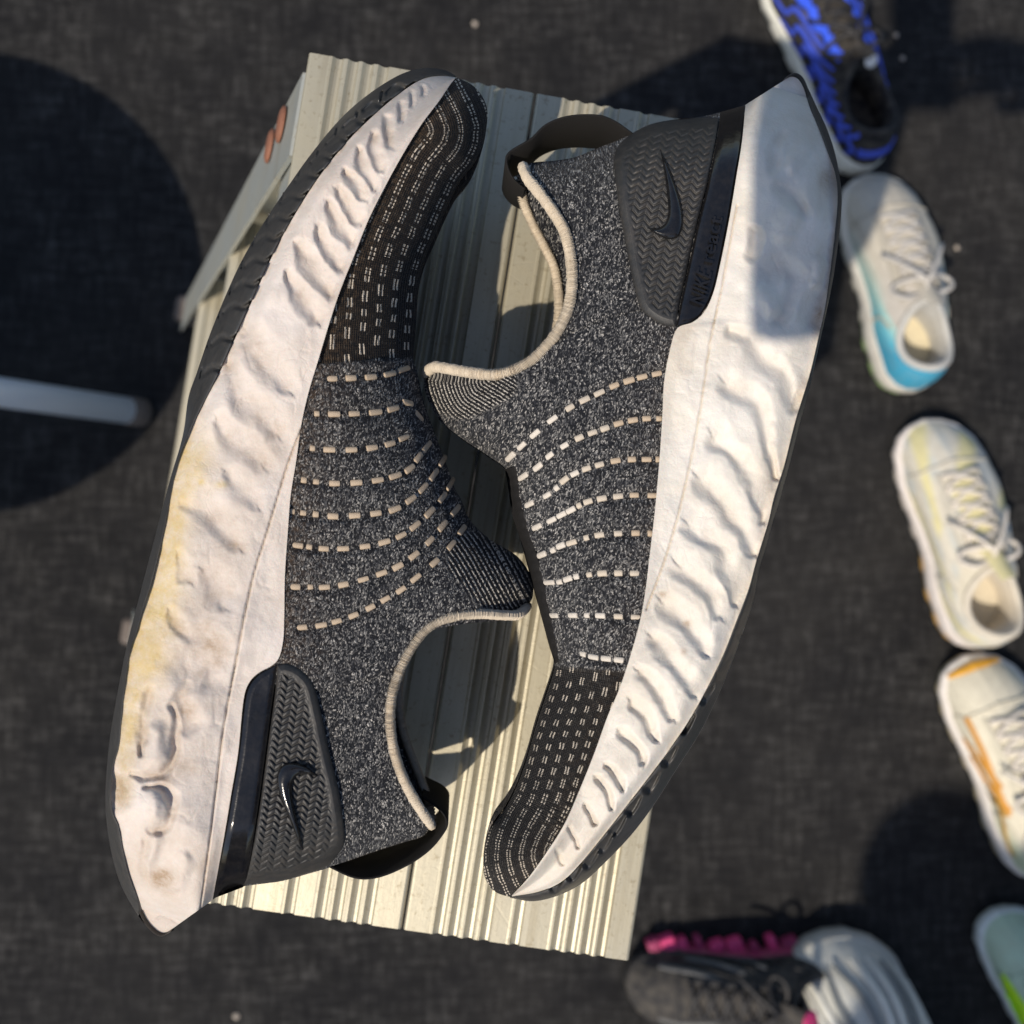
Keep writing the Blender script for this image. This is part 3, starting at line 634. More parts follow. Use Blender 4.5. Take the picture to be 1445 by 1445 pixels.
LEFT = dict(
    label='left one of the two black knit shoes, toe pointing up, its white sole stained yellow',
    hand=1, rib_k=1.08, grime=0.26, pit_y=[0, 480, 640, 2000], pit_k=1.6, pit_d=0.0023, soft_k=2.5, rib=[(744, 855), (693, 762), (651, 705), (630, 655), (604, 585), (589, 525), (584, 490), (587, 450), (590, 405), (600, 365), (617, 325), (632, 290), (650, 255), (670, 230), (682, 196), (680, 165), (668, 135), (645, 95), (615, 60)], heel=(262, 1296), toe=(640, 110), foam='foam_l', rim_r=0.0016, heel_r=150, dust=0.9, pit_dirt=1.0,
    J=[(300, 1270), (306, 1237), (316, 1182), (326, 1122), (336, 1062), (343, 992), (350, 966), (364, 950), (390, 934), (399, 907), (401, 872), (402, 812), (406, 752), (410, 700), (418, 650), (425, 600), (435, 555), (450, 505), (465, 455), (480, 410), (500, 360), (520, 310), (545, 260), (570, 215), (595, 175), (620, 142), (635, 120), (643, 110)],
    F=[(244, 1310), (230, 1317), (214, 1306), (203, 1289), (195, 1267), (182, 1232), (174, 1197), (168, 1165), (160, 1148), (156, 1122), (160, 1082), (169, 1050), (173, 1002), (183, 922), (194, 890), (204, 854), (214, 824), (223, 788), (233, 744), (243, 690), (252, 650), (266, 614), (285, 575), (308, 530), (333, 475), (358, 420), (385, 360), (415, 305), (450, 250), (490, 200), (525, 165), (560, 135), (595, 112), (622, 107), (642, 109)],
    S=[(246, 1312), (228, 1320), (207, 1307), (188, 1281), (170, 1247), (158, 1207), (150, 1157), (149, 1112), (155, 1042), (167, 972), (180, 907), (198, 837), (215, 772), (228, 722), (242, 670), (254, 630), (260, 604), (266, 560), (278, 525), (295, 475), (315, 425), (340, 370), (370, 318), (405, 265), (440, 216), (480, 168), (520, 133), (565, 105), (600, 96), (628, 99), (643, 107)],
    E=[(300, 1270), (320, 1257), (341, 1251), (372, 1247), (400, 1243), (435, 1233), (466, 1224), (525, 1203), (575, 1187), (598, 1180), (609, 1164)],
    collar=[(609, 1164), (590, 1136), (571, 1102), (557, 1062), (551, 1022), (553, 982), (565, 944), (583, 910), (606, 884), (640, 870), (675, 866), (710, 868), (732, 867), (744, 855)],
    throat=[(744, 855), (752, 842), (750, 815), (730, 785), (693, 762), (664, 735), (651, 705), (642, 690), (630, 655), (614, 612), (604, 585), (595, 555), (589, 525), (583, 500), (587, 450), (590, 405), (600, 365), (617, 325), (632, 290), (650, 255), (670, 230), (684, 192), (688, 158), (680, 135), (665, 119), (643, 109)],
    toe_line=[(447, 514), (583, 504)], toe_sign=1, chain_at=[0, 60, 260],
    cuff=[(744, 835), (700, 820), (672, 790)], cuff_r=46,
    clip_a=[(301, 1268), (306, 1237), (316, 1182), (326, 1122), (336, 1062), (344, 992), (351, 967), (366, 950), (390, 937)],
    clip_b=[(343, 1252), (348, 1242), (358, 1187), (368, 1122), (380, 1032), (388, 972), (391, 950), (391, 942), (391.5, 937)],
    count_a=[(345, 1246), (349, 1236), (359, 1187), (369, 1122), (381, 1032), (389, 972), (391, 942), (391.5, 938)],
    count_b=[(346, 1248), (372, 1246), (400, 1242), (435, 1232), (462, 1222), (476, 1207), (485, 1192), (486, 1172), (478, 1117), (465, 1062), (452, 1002), (442, 965), (425, 945), (405, 936), (392, 937)],
    tick_o=Z((140, 850), 3.01, [(928, 738), (890, 702), (840, 680), (795, 680), (765, 700), (750, 740), (755, 790), (775, 850), (810, 930), (845, 1020), (869, 1064)]),
    tick_i=Z((140, 850), 3.01, [(926, 741), (895, 733), (865, 732), (842, 740), (828, 760), (822, 790), (824, 825), (834, 880), (850, 955), (862, 1020), (870, 1064)]),
    tab=[(463, 1224), (500, 1237), (535, 1235), (575, 1218), (605, 1197), (624, 1174), (630, 1160), (621, 1146), (607, 1136), (594, 1128)], tab_z=-0.010, tab_w=2.3,
    cords=C((400, 480), 3.283, [
        [(225, 178), (313, 175), (405, 170), (493, 156), (557, 135)],
        [(155, 340, 1), (235, 342), (328, 340), (427, 333), (508, 317), (575, 290), (628, 352)],
        [(135, 500, 1), (213, 507), (315, 507), (410, 498), (493, 480), (558, 452)],
        [(95, 648, 1), (152, 656, 1), (237, 663), (338, 660), (437, 648), (518, 628), (585, 596), (625, 545), (664, 494)],
        [(40, 793, 1), (92, 800, 1), (150, 806, 1), (230, 815), (330, 812), (428, 802), (516, 783), (590, 738), (648, 685), (697, 625), (738, 560)],
        [(65, 950), (120, 957, 1), (187, 965), (277, 965), (378, 955), (468, 935), (545, 905), (610, 860), (678, 798), (737, 730), (775, 665)],
        [(55, 1142), (125, 1143, 1), (190, 1144), (278, 1132), (370, 1108), (455, 1080), (530, 1048), (605, 997), (678, 930), (738, 860), (797, 790)],
        [(85, 1330), (175, 1320), (247, 1302), (325, 1275), (403, 1238), (472, 1200), (545, 1157), (613, 1102), (700, 1030), (778, 950), (828, 880)]], 17, 9),
    seam=[[(438, 575, 2.2), (410, 645, 2.2), (391, 705, 2.2), (376, 755, 2.2), (360, 805, 2.2), (345, 870, 2.2), (333, 935, 2.2), (315, 1032, 2.2), (302, 1140, 2.2), (290, 1232, 2.2), (282, 1288, 2.2)]],
    pits=[Z((420, 90), 3.36, s) for s in (
        [(585, 110, 9), (590, 150, 9)], [(532, 140, 10), (538, 205, 10)], [(485, 195, 14), (490, 275, 13)], [(425, 260, 16), (430, 330, 20), (440, 380, 14)],
        [(362, 350, 16), (372, 430, 22), (385, 505, 14)], [(300, 420, 16), (318, 500, 28), (352, 585, 18)], [(235, 520, 18), (280, 575, 30), (302, 640, 20)],
        [(203, 610, 18), (240, 690, 32), (278, 755, 24)], [(140, 665, 18), (190, 770, 34), (240, 845, 24)], [(95, 800, 20), (148, 890, 36), (198, 965, 26)],
        [(15, 860, 20), (70, 990, 40), (148, 1095, 26)], [(-40, 1010, 20), (20, 1120, 44), (85, 1215, 30)])]
    + [Z((0, 0), 2, s) for s in (
        [(700, 945, 24), (725, 1010, 32), (775, 1060, 26), (805, 1095, 20)], [(650, 1045, 18), (672, 1120, 32), (735, 1180, 28), (770, 1215, 20)],
        [(622, 1190, 16), (650, 1245, 30), (725, 1305, 22)], [(640, 1345, 14), (680, 1385, 26), (712, 1425, 16)])]
    + [Z((150, 550), 3.613, s) for s in (
        [(400, 590, 22), (540, 665, 48), (650, 790, 34)], [(380, 850, 20), (405, 960, 36)], [(500, 960, 46), (575, 1040, 60), (590, 1090, 30)],
        [(330, 1130, 18), (410, 1260, 34), (520, 1310, 58), (560, 1380, 40)])],
    soft=[Z((140, 850), 3.01, s) for s in ([(395, 290, 46), (455, 255, 50), (470, 320, 40)], [(318, 440, 12), (335, 560, 14), (300, 680, 15), (215, 735, 16), (140, 735, 10)],
        [(205, 790, 10), (290, 795, 13), (318, 860, 15), (290, 940, 15), (225, 975, 12)], [(255, 1130, 26), (275, 1190, 34)], [(385, 500, 34), (350, 420, 22), (375, 330, 22)], [(88, 790, 40), (92, 850, 30)], [(205, 380, 16), (190, 480, 14), (175, 640, 9)], [(195, 1010, 10), (190, 1130, 12), (230, 1230, 14), (330, 1240, 12)])],
    bumps=[Z((140, 850), 3.01, s) for s in ([(240, 560, 60), (235, 650, 62)], [(245, 850, 52), (235, 900, 40)], [(215, 1080, 44), (235, 1000, 40)], [(360, 1100, 40), (330, 1200, 46)])],
    stains=[(262, 650, 36, 50, .9, 'y'), (240, 740, 26, 80, 1.0, 'y'), (220, 840, 30, 80, 1.2, 'y'), (202, 915, 28, 60, 1.1, 'y'), (184, 1000, 18, 60, 1.0, 'y'), (172, 1070, 14, 40, .6, 'y'), (172, 1118, 14, 22, .6, 'y'), (312, 683, 9, 5, 1.0, 'y'), (285, 681, 4, 4, 1.0, 'y'),
            (171, 1115, 12, 22, .9, 'd'), (230, 1100, 20, 9, .6, 'd'), (228, 1240, 14, 10, .5, 'd'), (290, 1230, 12, 26, .3, 'd'), (340, 770, 40, 60, .28, 'd'), (290, 890, 50, 90, .26, 'd'), (250, 1010, 60, 80, .22, 'd'), (240, 1180, 50, 70, .2, 'd'), (370, 640, 30, 80, .15, 'd'), (260, 1085, 26, 14, .5, 'd'), (232, 1240, 18, 14, .5, 'd')],
    sole_p=1.9, sole_flat=0.10, lug_d=0.0048,
    lugs=[[(x-6, y+4, 4.5), (x+8, y-6, 6.5), (x+22, y-3, 5.0), (x+32, y-10, 3.5)] for (x, y) in ((292, 525), (305, 482), (322, 437), (336, 405), (352, 372), (366, 340), (384, 312), (403, 282), (424, 252), (446, 226), (468, 200), (492, 176), (520, 152), (552, 128))]
    + [[(x, y, 3.2), (x-3, y+13, 2.2)] for (x, y) in ((286, 520), (296, 478), (312, 436), (328, 402), (344, 366), (360, 334), (380, 302), (400, 272), (424, 240), (450, 212), (476, 182), (505, 158), (540, 130))],
)
RIGHT = dict(
    label='right one of the two black knit shoes, toe pointing down, with glossy lettered heel band',
    hand=-1, rib_k=1.32, grime=0.19, pit_y=[-9, -8, 9000, 9001], pit_k=1.28, pit_d=0.0026, soft_k=1.9, rib=[(602, 528), (598, 540), (622, 595), (690, 645), (724, 726), (751, 823), (776, 914), (780, 950), (757, 1022), (729, 1110), (710, 1145), (696, 1180), (692, 1215), (704, 1255), (730, 1300), (770, 1340)], heel=(1086, 128), toe=(724, 1266), foam='foam_r', rim_r=0.0018, heel_r=150, dust=0.25, pit_dirt=0.35,
    J=[(1052, 148), (1047, 200), (1039, 250), (1029, 310), (1017, 370), (1007, 412), (994, 440), (977, 455), (955, 464), (944, 500), (937, 540), (935, 580), (932, 630), (928, 680), (924, 722), (922, 740), (917, 782), (911, 832), (903, 877), (889, 927), (874, 972), (857, 1012), (839, 1062), (819, 1112), (797, 1162), (772, 1202), (747, 1237), (722, 1264)],
    F=[(1104, 115), (1116, 108), (1127, 112), (1135, 127), (1142, 150), (1157, 185), (1168, 215), (1179, 247), (1182, 280), (1178, 330), (1172, 380), (1164, 435), (1154, 480), (1142, 530), (1122, 595), (1107, 655), (1092, 702), (1084, 737), (1067, 792), (1056, 832), (1037, 882), (1017, 932), (982, 1000), (952, 1047), (922, 1088), (892, 1127), (857, 1172), (822, 1215), (794, 1243), (762, 1258), (723, 1265)],
    S=[(1104, 113), (1118, 105), (1130, 109), (1140, 124), (1152, 150), (1167, 182), (1178, 215), (1185, 250), (1188, 282), (1185, 325), (1179, 372), (1173, 408), (1163, 455), (1153, 500), (1143, 545), (1128, 600), (1113, 660), (1099, 710), (1091, 735), (1080, 775), (1071, 805), (1064, 845), (1052, 882), (1034, 932), (1012, 985), (986, 1037), (957, 1082), (922, 1137), (892, 1177), (857, 1214), (822, 1246), (787, 1264), (752, 1272), (720, 1267)],
    E=[(1052, 148), (1022, 157), (982, 166), (942, 170), (912, 177), (894, 187), (873, 197), (838, 211), (811, 222), (780, 227), (752, 229), (738, 234)],
    collar=[(738, 236), (744, 252), (757, 268), (778, 296), (795, 324), (803, 351), (807, 386), (805, 421), (797, 448), (780, 478), (754, 506), (726, 522), (698, 529), (671, 527), (640, 522), (612, 518), (602, 528)],
    throat=[(602, 528), (598, 540), (603, 562), (622, 595), (655, 622), (690, 645), (716, 668), (724, 726), (737, 770), (751, 823), (765, 873), (776, 914), (783, 939), (771, 980), (757, 1022), (743, 1072), (729, 1110), (713, 1141), (693, 1169), (684, 1199), (682, 1227), (688, 1247), (701, 1260), (721, 1266)],
    toe_line=[(782, 940), (882, 948)], toe_sign=-1, chain_at=[0, 120, 230],
    cuff=[(602, 545), (650, 562), (700, 540)], cuff_r=34,
    clip_a=[(1050.5, 149), (1046, 200), (1038, 250), (1028, 310), (1016, 370), (1006, 412), (992, 440), (976, 455), (954, 462)],
    clip_b=[(1017, 158), (1011, 200), (998.5, 260), (983.5, 320), (976, 355), (968.5, 390), (961, 425), (956, 450), (953, 462)],
    count_a=[(1014, 166), (1009, 200), (997, 260), (982, 320), (974, 355), (967, 390), (959, 425), (954, 455), (952, 461)],
    count_b=[(1012, 166), (982, 166), (942, 170), (912, 178), (887, 192), (872, 207), (866, 225), (868, 250), (874, 295), (884, 350), (894, 400), (904, 435), (922, 452), (940, 460), (951, 461.5)],
    tick_o=Z((700, 130), 2.89, [(670, 233), (702, 300), (737, 390), (760, 470), (765, 540), (752, 585), (725, 603), (690, 600), (650, 580), (610, 548)]),
    tick_i=Z((700, 130), 2.89, [(669, 234), (682, 320), (692, 400), (697, 450), (698, 490), (692, 522), (680, 540), (660, 551), (638, 554), (611, 546)]),
    text=[('NIKE', (993.5, 434), (12.5, -56), (55, 22), 0.25), ('react', (1005.5, 373), (15.5, -72), (68, 19), 0.0)],
    tab=[(892, 189), (866, 173), (840, 166), (800, 168), (770, 180), (752, 198), (730, 211), (716, 222), (719, 240), (729, 255), (742, 264)], tab_z=-0.006, tab_w=1.9,
    binding=[[(712, 662), (716, 680), (723, 726), (737, 770), (751, 823), (765, 873), (776, 914), (783, 937)], [(728, 658), (735, 705), (746, 748), (758, 784), (768, 826), (776, 867), (785, 908), (788, 934)]],
    cords=C((560, 380), 3.6125, [[(580, 955), (637, 900), (705, 838), (793, 765), (882, 705), (957, 665), (1032, 630), (1108, 593), (1183, 567), (1250, 548), (1325, 532)]], 16, 8)
    + C((690, 560), 3.61, [
        [(175, 405), (250, 355), (310, 298), (385, 248), (460, 208), (527, 182), (590, 160), (660, 135), (733, 118), (803, 110), (866, 110, 1)],
        [(207, 545), (297, 500), (345, 463, 1), (385, 422), (437, 390), (497, 365), (563, 345), (645, 325), (728, 318), (803, 318), (862, 318, 1)],
        [(245, 662), (320, 627), (370, 600), (418, 576), (460, 553, 1), (505, 533), (575, 517), (658, 506), (740, 500), (832, 502)],
        [(270, 803), (327, 780, 1), (367, 757), (422, 742), (497, 717, 1), (563, 703), (658, 695), (747, 693), (820, 695, 1)],
        [(307, 945), (360, 942, 1), (403, 927), (447, 915, 1), (512, 905, 1), (578, 898), (660, 897), (742, 898)],
        [(328, 1113), (428, 1112), (500, 1112, 1), (568, 1114), (660, 1118), (748, 1122)],
        [(480, 1310, 1), (533, 1325), (598, 1333), (663, 1340)]], 14, 8),
    pale=7,
    seam=[[(1040, 290, 1.8), (1020, 400, 1.8), (1003, 480, 1.8), (990, 570, 1.8), (975, 650, 1.8), (955, 735, 1.8), (935, 800, 1.8), (912, 860, 1.8)]],
    pits=[Z((880, 480), 3.613, s) for s in (
        [(540, 245, 62), (625, 290, 46), (680, 350, 50), (710, 440, 40), (735, 600, 22), (775, 690, 16)],
        [(470, 515, 58), (545, 570, 44), (600, 640, 46), (645, 720, 48), (690, 840, 34), (700, 920, 24)],
        [(415, 740, 62), (490, 810, 48), (550, 910, 52), (620, 1000, 40), (650, 1090, 26)],
        [(355, 960, 58), (440, 1025, 48), (520, 1110, 54), (550, 1230, 48), (565, 1340, 24)],
        [(295, 1170, 58), (370, 1225, 48), (450, 1310, 52), (490, 1400, 40)])]
    + [Z((722, 722), 2, s) for s in (
        [(440, 272, 28), (490, 310, 22), (535, 370, 24), (552, 410, 12)], [(402, 370, 26), (450, 415, 22), (495, 480, 24), (515, 520, 12)],
        [(372, 465, 22), (410, 510, 20), (450, 575, 14)], [(342, 550, 18), (380, 585, 18), (408, 640, 11)], [(310, 630, 15), (350, 668, 15), (368, 710, 10)],
        [(262, 720, 10), (300, 760, 13), (315, 790, 8)], [(240, 755, 9), (270, 800, 11), (278, 835, 7)], [(205, 828, 8), (232, 885, 10)], [(165, 890, 7), (190, 945, 8)], [(130, 960, 6), (150, 1000, 6)])],
    soft=[Z((700, 130), 2.89, s) for s in ([(950, 975, 20), (1050, 1015, 36), (1095, 1100, 34), (1180, 1150, 30), (1200, 1260, 22)], [(1360, 370, 58), (1350, 430, 40)], [(1290, 880, 44), (1290, 940, 34)], [(1225, 1260, 30), (1215, 1290, 22)],
        [(1110, 740, 44), (1190, 720, 40), (1225, 800, 30), (1150, 920, 26)], [(1190, 400, 40), (1250, 480, 30)], [(1060, 560, 22), (1050, 660, 24)], [(1120, 300, 22), (1160, 170, 20)])],
    bumps=[Z((700, 130), 2.89, s) for s in ([(1190, 520, 62), (1170, 580, 50)], [(1095, 840, 60), (1130, 880, 50)], [(1250, 230, 40), (1210, 300, 40)], [(1330, 700, 36), (1300, 780, 36)])],
    stains=[(1165, 255, 10, 22, .7, 'd'), (1155, 445, 8, 18, .7, 'd'), (960, 480, 16, 60, .25, 'd'), (1130, 560, 5, 22, .4, 'd'), (935, 838, 6, 4, .9, 'd'), (970, 880, 5, 5, .9, 'd'), (965, 920, 5, 5, .7, 'd'), (820, 1180, 60, 50, .22, 'd'), (1085, 700, 8, 40, .3, 'd'), (1075, 770, 8, 40, .3, 'd'), (1155, 395, 20, 60, .2, 'd'), (930, 520, 30, 60, .2, 'y')],
    sole_p=2.6, sole_flat=0.25, lug_d=0.0050,
    lugs=[[(x+6, y+6, 9.0), (x+13, y-3, 7.0), (x+21, y-15, 3.5)] for (x, y) in ((1062, 842), (1040, 890), (1012, 945), (986, 982), (958, 1025), (933, 1070), (908, 1108), (882, 1140), (860, 1168), (842, 1192), (822, 1214), (800, 1232), (776, 1248))],
)
main_shoe(LEFT); main_shoe(RIGHT)

# ------------------------------------------------------------------ shoes standing on the carpet
class GShoe:
    def __init__(s, heel, toe, label, widen=1.0, hgt=1.0, sole=1.0, hand=1, zref=0.03):
        a, b = at(heel, zref), at(toe, zref); s.L = float(np.hypot(*(b-a)[:2])); s.X = (b-a)/s.L; s.X[2] = 0; s.Y = np.array([-s.X[1], s.X[0], 0])
        s.o = np.array([a[0], a[1], 0]); s.wd = widen; s.hg = hgt; s.sl = sole; s.hand = hand
        s.root = empty('running_shoe', tuple(s.o), label=label, cat='shoe', group='shoes standing on the carpet')
    def W(s, x, y, z):
        return s.o+np.asarray(x)[..., None]*s.X+np.asarray(y)[..., None]*s.Y+np.asarray(z)[..., None]*np.array([0, 0, 1.0])
    def base(s, phi):
        xx = 0.5-0.5*np.cos(phi)
        w = np.interp(xx, [0, .012, .04, .1, .25, .42, .62, .76, .88, .95, .985, 1], [0, .013, .023, .031, .035, .036, .044, .0465, .040, .029, .016, 0])*s.wd
        c = s.hand*0.010*np.sin(np.clip((xx-0.3)/0.7, 0, 1)*math.pi)-s.hand*0.006*np.clip((xx-.8)/.2, 0, 1)
        return xx*s.L, np.sin(phi)/np.maximum(np.abs(np.sin(phi)), 1e-6)*w+c, xx
    def zb(s, xx): return 0.016*np.clip((xx-0.7)/0.3, 0, 1)**2+0.006*np.clip((0.1-xx)/0.1, 0, 1)**2
    def zt(s, xx): return s.zb(xx)*0.7+(0.036-0.012*np.clip((xx-.25)/.5, 0, 1))*s.sl
    def surf(s, phi, t, off=0.0):
        phi = np.asarray(phi, float); t = np.asarray(t, float)
        bx, by, xx = s.base(phi); zs = s.zt(xx)-0.002
        k = 0.5-0.5*np.cos(phi)
        cx = s.L*(0.215-0.150*np.cos(phi)); cyy = 0.0300*s.wd*np.sin(phi)*(1-0.25*k)
        zc = (0.090-0.022*np.sin(np.clip(phi % (2*math.pi), 0, 2*math.pi))**2+0.010*k)*s.hg
        fr = k**3
        g = t**(1.35-0.3*fr); h = (0.35+.05*fr)*(1-(1-t)**(3+3*fr))+(0.65-.05*fr)*t
        x = bx+(cx-bx)*g; y = by*0.95+(cyy-by*0.95)*g; z = zs+(zc-zs)*h
        bl = np.sin(np.pi*t)*0.004; y = y+np.sign(by)*bl*np.abs(np.sin(phi))
        if np.any(off):
            x = x-np.cos(phi)*off*0.4*(1-t); y = y+np.sin(phi)*off*0.8; z = z+off*(0.3+0.7*np.maximum(t, fr))
        return s.W(x, y, z)
    def ring_mesh(s, name, rings, col, mat=None, n=96, cap=False, capcol=None):
        V = []; Cc = []; phi = np.linspace(0, 2*math.pi, n, endpoint=False)
        for r in rings:
            V.append(r(phi))
        V = np.array(V); k = len(V); F = gridf(k, n, wrap=True)
        if cap: F.append(tuple(range((k-1)*n, k*n)))
        o = mk(name, V.reshape(-1, 3), F, mat or M['tint'], s.root)
        c = np.array([[(*col(p, i/(k-1)), 1) for p in phi] for i in range(k)]).reshape(-1, 4)
        cattr(o, 'tint', c); return o
    def build(s, outsole, midsole, upper, lining, insole, lace, scallop=0.0022, nsc=22, laces=True, tongue=None):
        cf = lambda c: c if callable(c) else (lambda p, t: c)
        def ro(dw, zf):
            def f(phi):
                x, y, xx = s.base(phi); sc = scallop*(0.5+0.5*np.sign(np.sin(nsc*phi*1.0)))*np.abs(np.sin(phi))
                return s.W(s.L/2+(x-s.L/2)*(1+dw*1.2/s.L*10*0.1), y*(1+dw*14)+np.sign(y)*(-sc if zf < 1 else 0), s.zb(xx)+0.009*zf)
            return f
        s.ring_mesh('outsole', [ro(-.004, 0), ro(0.0006, .1), ro(.0012, .9), ro(0, 1.0)], cf(outsole), n=192)
        def rm(k, dw):
            def f(phi):
                x, y, xx = s.base(phi); z0 = s.zb(xx)+0.008; z1 = s.zt(xx)
                return s.W(s.L/2+(x-s.L/2)*(1+dw*6), y*(1+dw*22), z0+(z1-z0)*k)
            return f
        s.ring_mesh('midsole', [rm(0, -.001), rm(.1, .001), rm(.35, .0028), rm(.6, .0024), rm(.85, .001), rm(1.0, -.001), rm(1.02, -.005)], cf(midsole), mat=flat('tinted_foam', (0.6, .6, .6)) if False else M['tintfoam'])
        T = np.linspace(0, 1, 26)
        s.ring_mesh('upper', [(lambda phi, t=t: s.surf(phi, np.full_like(phi, t))) for t in T], cf(upper), n=128)
        def inn(sc, z):
            def f(phi):
                p = s.surf(phi, np.ones_like(phi)); c = p.mean(0); q = c+(p-c)*sc; q[:, 2] = p[:, 2]*(1-z)+0.034*z*s.sl+0.0; return q
            return f
        s.ring_mesh('lining', [inn(1.0, 0), inn(.94, -.02), inn(.86, .06), inn(.84, .5), inn(.86, .98)], cf(lining))
        s.ring_mesh('insole', [inn(.85, .95), inn(.80, .955), inn(.3, .955)], cf(insole), cap=True)
        # padded collar
        ph = np.linspace(0, 2*math.pi, 72, endpoint=False); p = s.surf(ph, np.ones_like(ph)); c = p.mean(0); p = c+(p-c)*0.97
        V, F = tube(p, 0.0042, 8, closed=True); o = mk('collar', V, F, M['tint'], s.root); cattr(o, 'tint', np.array([(*cf(lining)(0, 0), 1)]*len(V)))
        # tongue
        ty = np.linspace(-1, 1, 9); tt = np.linspace(0, 1, 10)
        P = np.array([[s.surf(np.array([math.pi+y*0.30]), np.array([0.45+0.55*t]), 0.002)[0]+np.array([0, 0, 0.022*max(0, t-.75)/.25*s.hg])-s.X*0.012*max(0, t-.75)/.25 for y in ty] for t in tt])
        o = mk('tongue', P.reshape(-1, 3), gridf(10, 9), M['tint'], s.root); cattr(o, 'tint', np.array([(*(tongue or cf(upper)(math.pi, .5)), 1)]*90))
        if laces:
            for k in range(5):
                t0 = 0.42+0.10*k
                for sg in (1, -1):
                    a = np.linspace(-1, 1, 9); ph = math.pi+a*(0.36+.03*k); t = t0+sg*a*0.045
                    pts = s.surf(ph, t, 0.0040); V, F = tube(pts, 0.0027, 6); o = mk('lace', V, F, lace, s.root)
            c0 = s.surf(np.array([math.pi]), np.array([.90]), 0.010)[0]
            for sg in (1, -1):
                a = np.linspace(0, 2*math.pi, 18, endpoint=False)
                lp = [c0+s.Y*sg*(0.017-0.017*math.cos(q))+s.X*(0.010*math.sin(q)-0.004)+np.array([0, 0, 0.004*math.sin(q*2)-0.012*(1-math.cos(q))/2]) for q in a]
                V, F = tube(lp, 0.0027, 6, closed=True); mk('lace', V, F, lace, s.root)
                q = np.linspace(0, 1, 8); lp = [c0+s.Y*sg*0.035*x+s.X*0.04*x+np.array([0, 0, 0.004-0.022*x*x]) for x in q]
                V, F = tube(lp, 0.0025, 6); mk('lace', V, F, lace, s.root)
            dk = plain('stitched_overlay', tuple(x*0.86 for x in (cf(upper)(math.pi, .3))), 0.7)
            for sg in (1, -1):
                s.stripe([(math.pi+sg*.40, .34), (math.pi+sg*.44, .5), (math.pi+sg*.56, .7), (math.pi+sg*.74, .92)], [.004, .010, .010, .008], dk, 'eyestay', .0022)
                s.stripe([(math.pi+sg*1.9, .06), (math.pi+sg*1.75, .4), (math.pi+sg*1.6, .8)], .0035, dk, 'seam', .0012)
                s.stripe([(math.pi+sg*.95, .05), (math.pi+sg*.7, .22), (math.pi+sg*.35, .30), (math.pi, .31)], .003, dk, 'toe_seam', .0012)
        return s
    def stripe(s, path, width, mat, name='side_stripe', h=0.0016):
        P = resample(path, 26, 1); tg = np.gradient(P, axis=0)
        p = s.surf(P[:, 0], P[:, 1], h); q = np.gradient(p, axis=0); q /= np.linalg.norm(q, axis=1)[:, None]
        e = 0.03; nx = s.surf(P[:, 0]+e, P[:, 1], 0)-s.surf(P[:, 0]-e, P[:, 1], 0); ny = s.surf(P[:, 0], np.clip(P[:, 1]+e, 0, 1), 0)-s.surf(P[:, 0], np.clip(P[:, 1]-e, 0, 1), 0)
        n = np.cross(nx, ny); n /= np.linalg.norm(n, axis=1)[:, None]; n *= np.where((n[:, 2:3]) < 0, -1, 1); sd = np.cross(q, n)
        w = width if hasattr(width, '__len__') else [width]*26
        w = np.interp(np.linspace(0, 1, 26), np.linspace(0, 1, len(w)), w)[:, None]
        V = np.stack([p-sd*w/2-n*0.0012, p-sd*w*0.42+n*0.0004, p+sd*w*0.42+n*0.0004, p+sd*w/2-n*0.0012], 1).reshape(-1, 3)
        return mk(name, V, gridf(26, 4), mat, s.root)
M['tintfoam'] = vcol_mat('coloured_foam', 0.6, 0.0002, 1200)
def lerp(a, b, t): return tuple(x+(y-x)*max(0, min(1, t)) for x, y in zip(a, b))
PI = math.pi

# black shoe with blue waves
s = GShoe((1229, 236), (1098, -90), 'black shoe with blue wavy side stripes and pale sole, in the top right corner', hand=-1)
s.build((.62, .60, .54), (.66, .65, .58), (.012, .012, .014), (.010, .010, .013), (.012, .012, .014), flat('black_lace', (.02, .018, .018)), tongue=(.02, .018, .018))
blue = flat('blue_print', (.045, .085, .55), rough=.5); pale = flat('pale_label', (.70, .68, .66))
sd = -1
for k in range(8):
    x0 = 0.62+0.23*k
    s.stripe([(x0, .08), (x0-.10, .25), (x0+.14, .45), (x0+.05, .68), (x0+.16, .88)], [.004, .006, .006, .005, .003], blue)
    x1 = 2*PI-x0
    s.stripe([(x1, .08), (x1+.10, .25), (x1-.14, .45), (x1-.05, .68), (x1-.16, .88)], [.004, .006, .006, .005, .003], blue)
for sg in (1, -1):
    s.stripe([(PI+sg*.42, .38), (PI+sg*.55, .48), (PI+sg*.45, .56), (PI+sg*.62, .66), (PI+sg*.52, .74), (PI+sg*.68, .84), (PI+sg*.62, .92)], .011, flat('blue_overlay', (.035, .10, .75), rough=.45), 'eyestay', .003)
s.stripe([(-.45, .28), (0, .35), (.45, .28)], .013, blue, 'heel_tab')
tp = s.surf(np.array([PI]), np.array([.97]), .012)[0]
disc(tp-s.X*0.020+np.array([0, 0, 0.004]), (-s.X[0]*.6, -s.X[1]*.6, .8), 0.0075, 0.0015, 'tongue_label', pale, s.root)

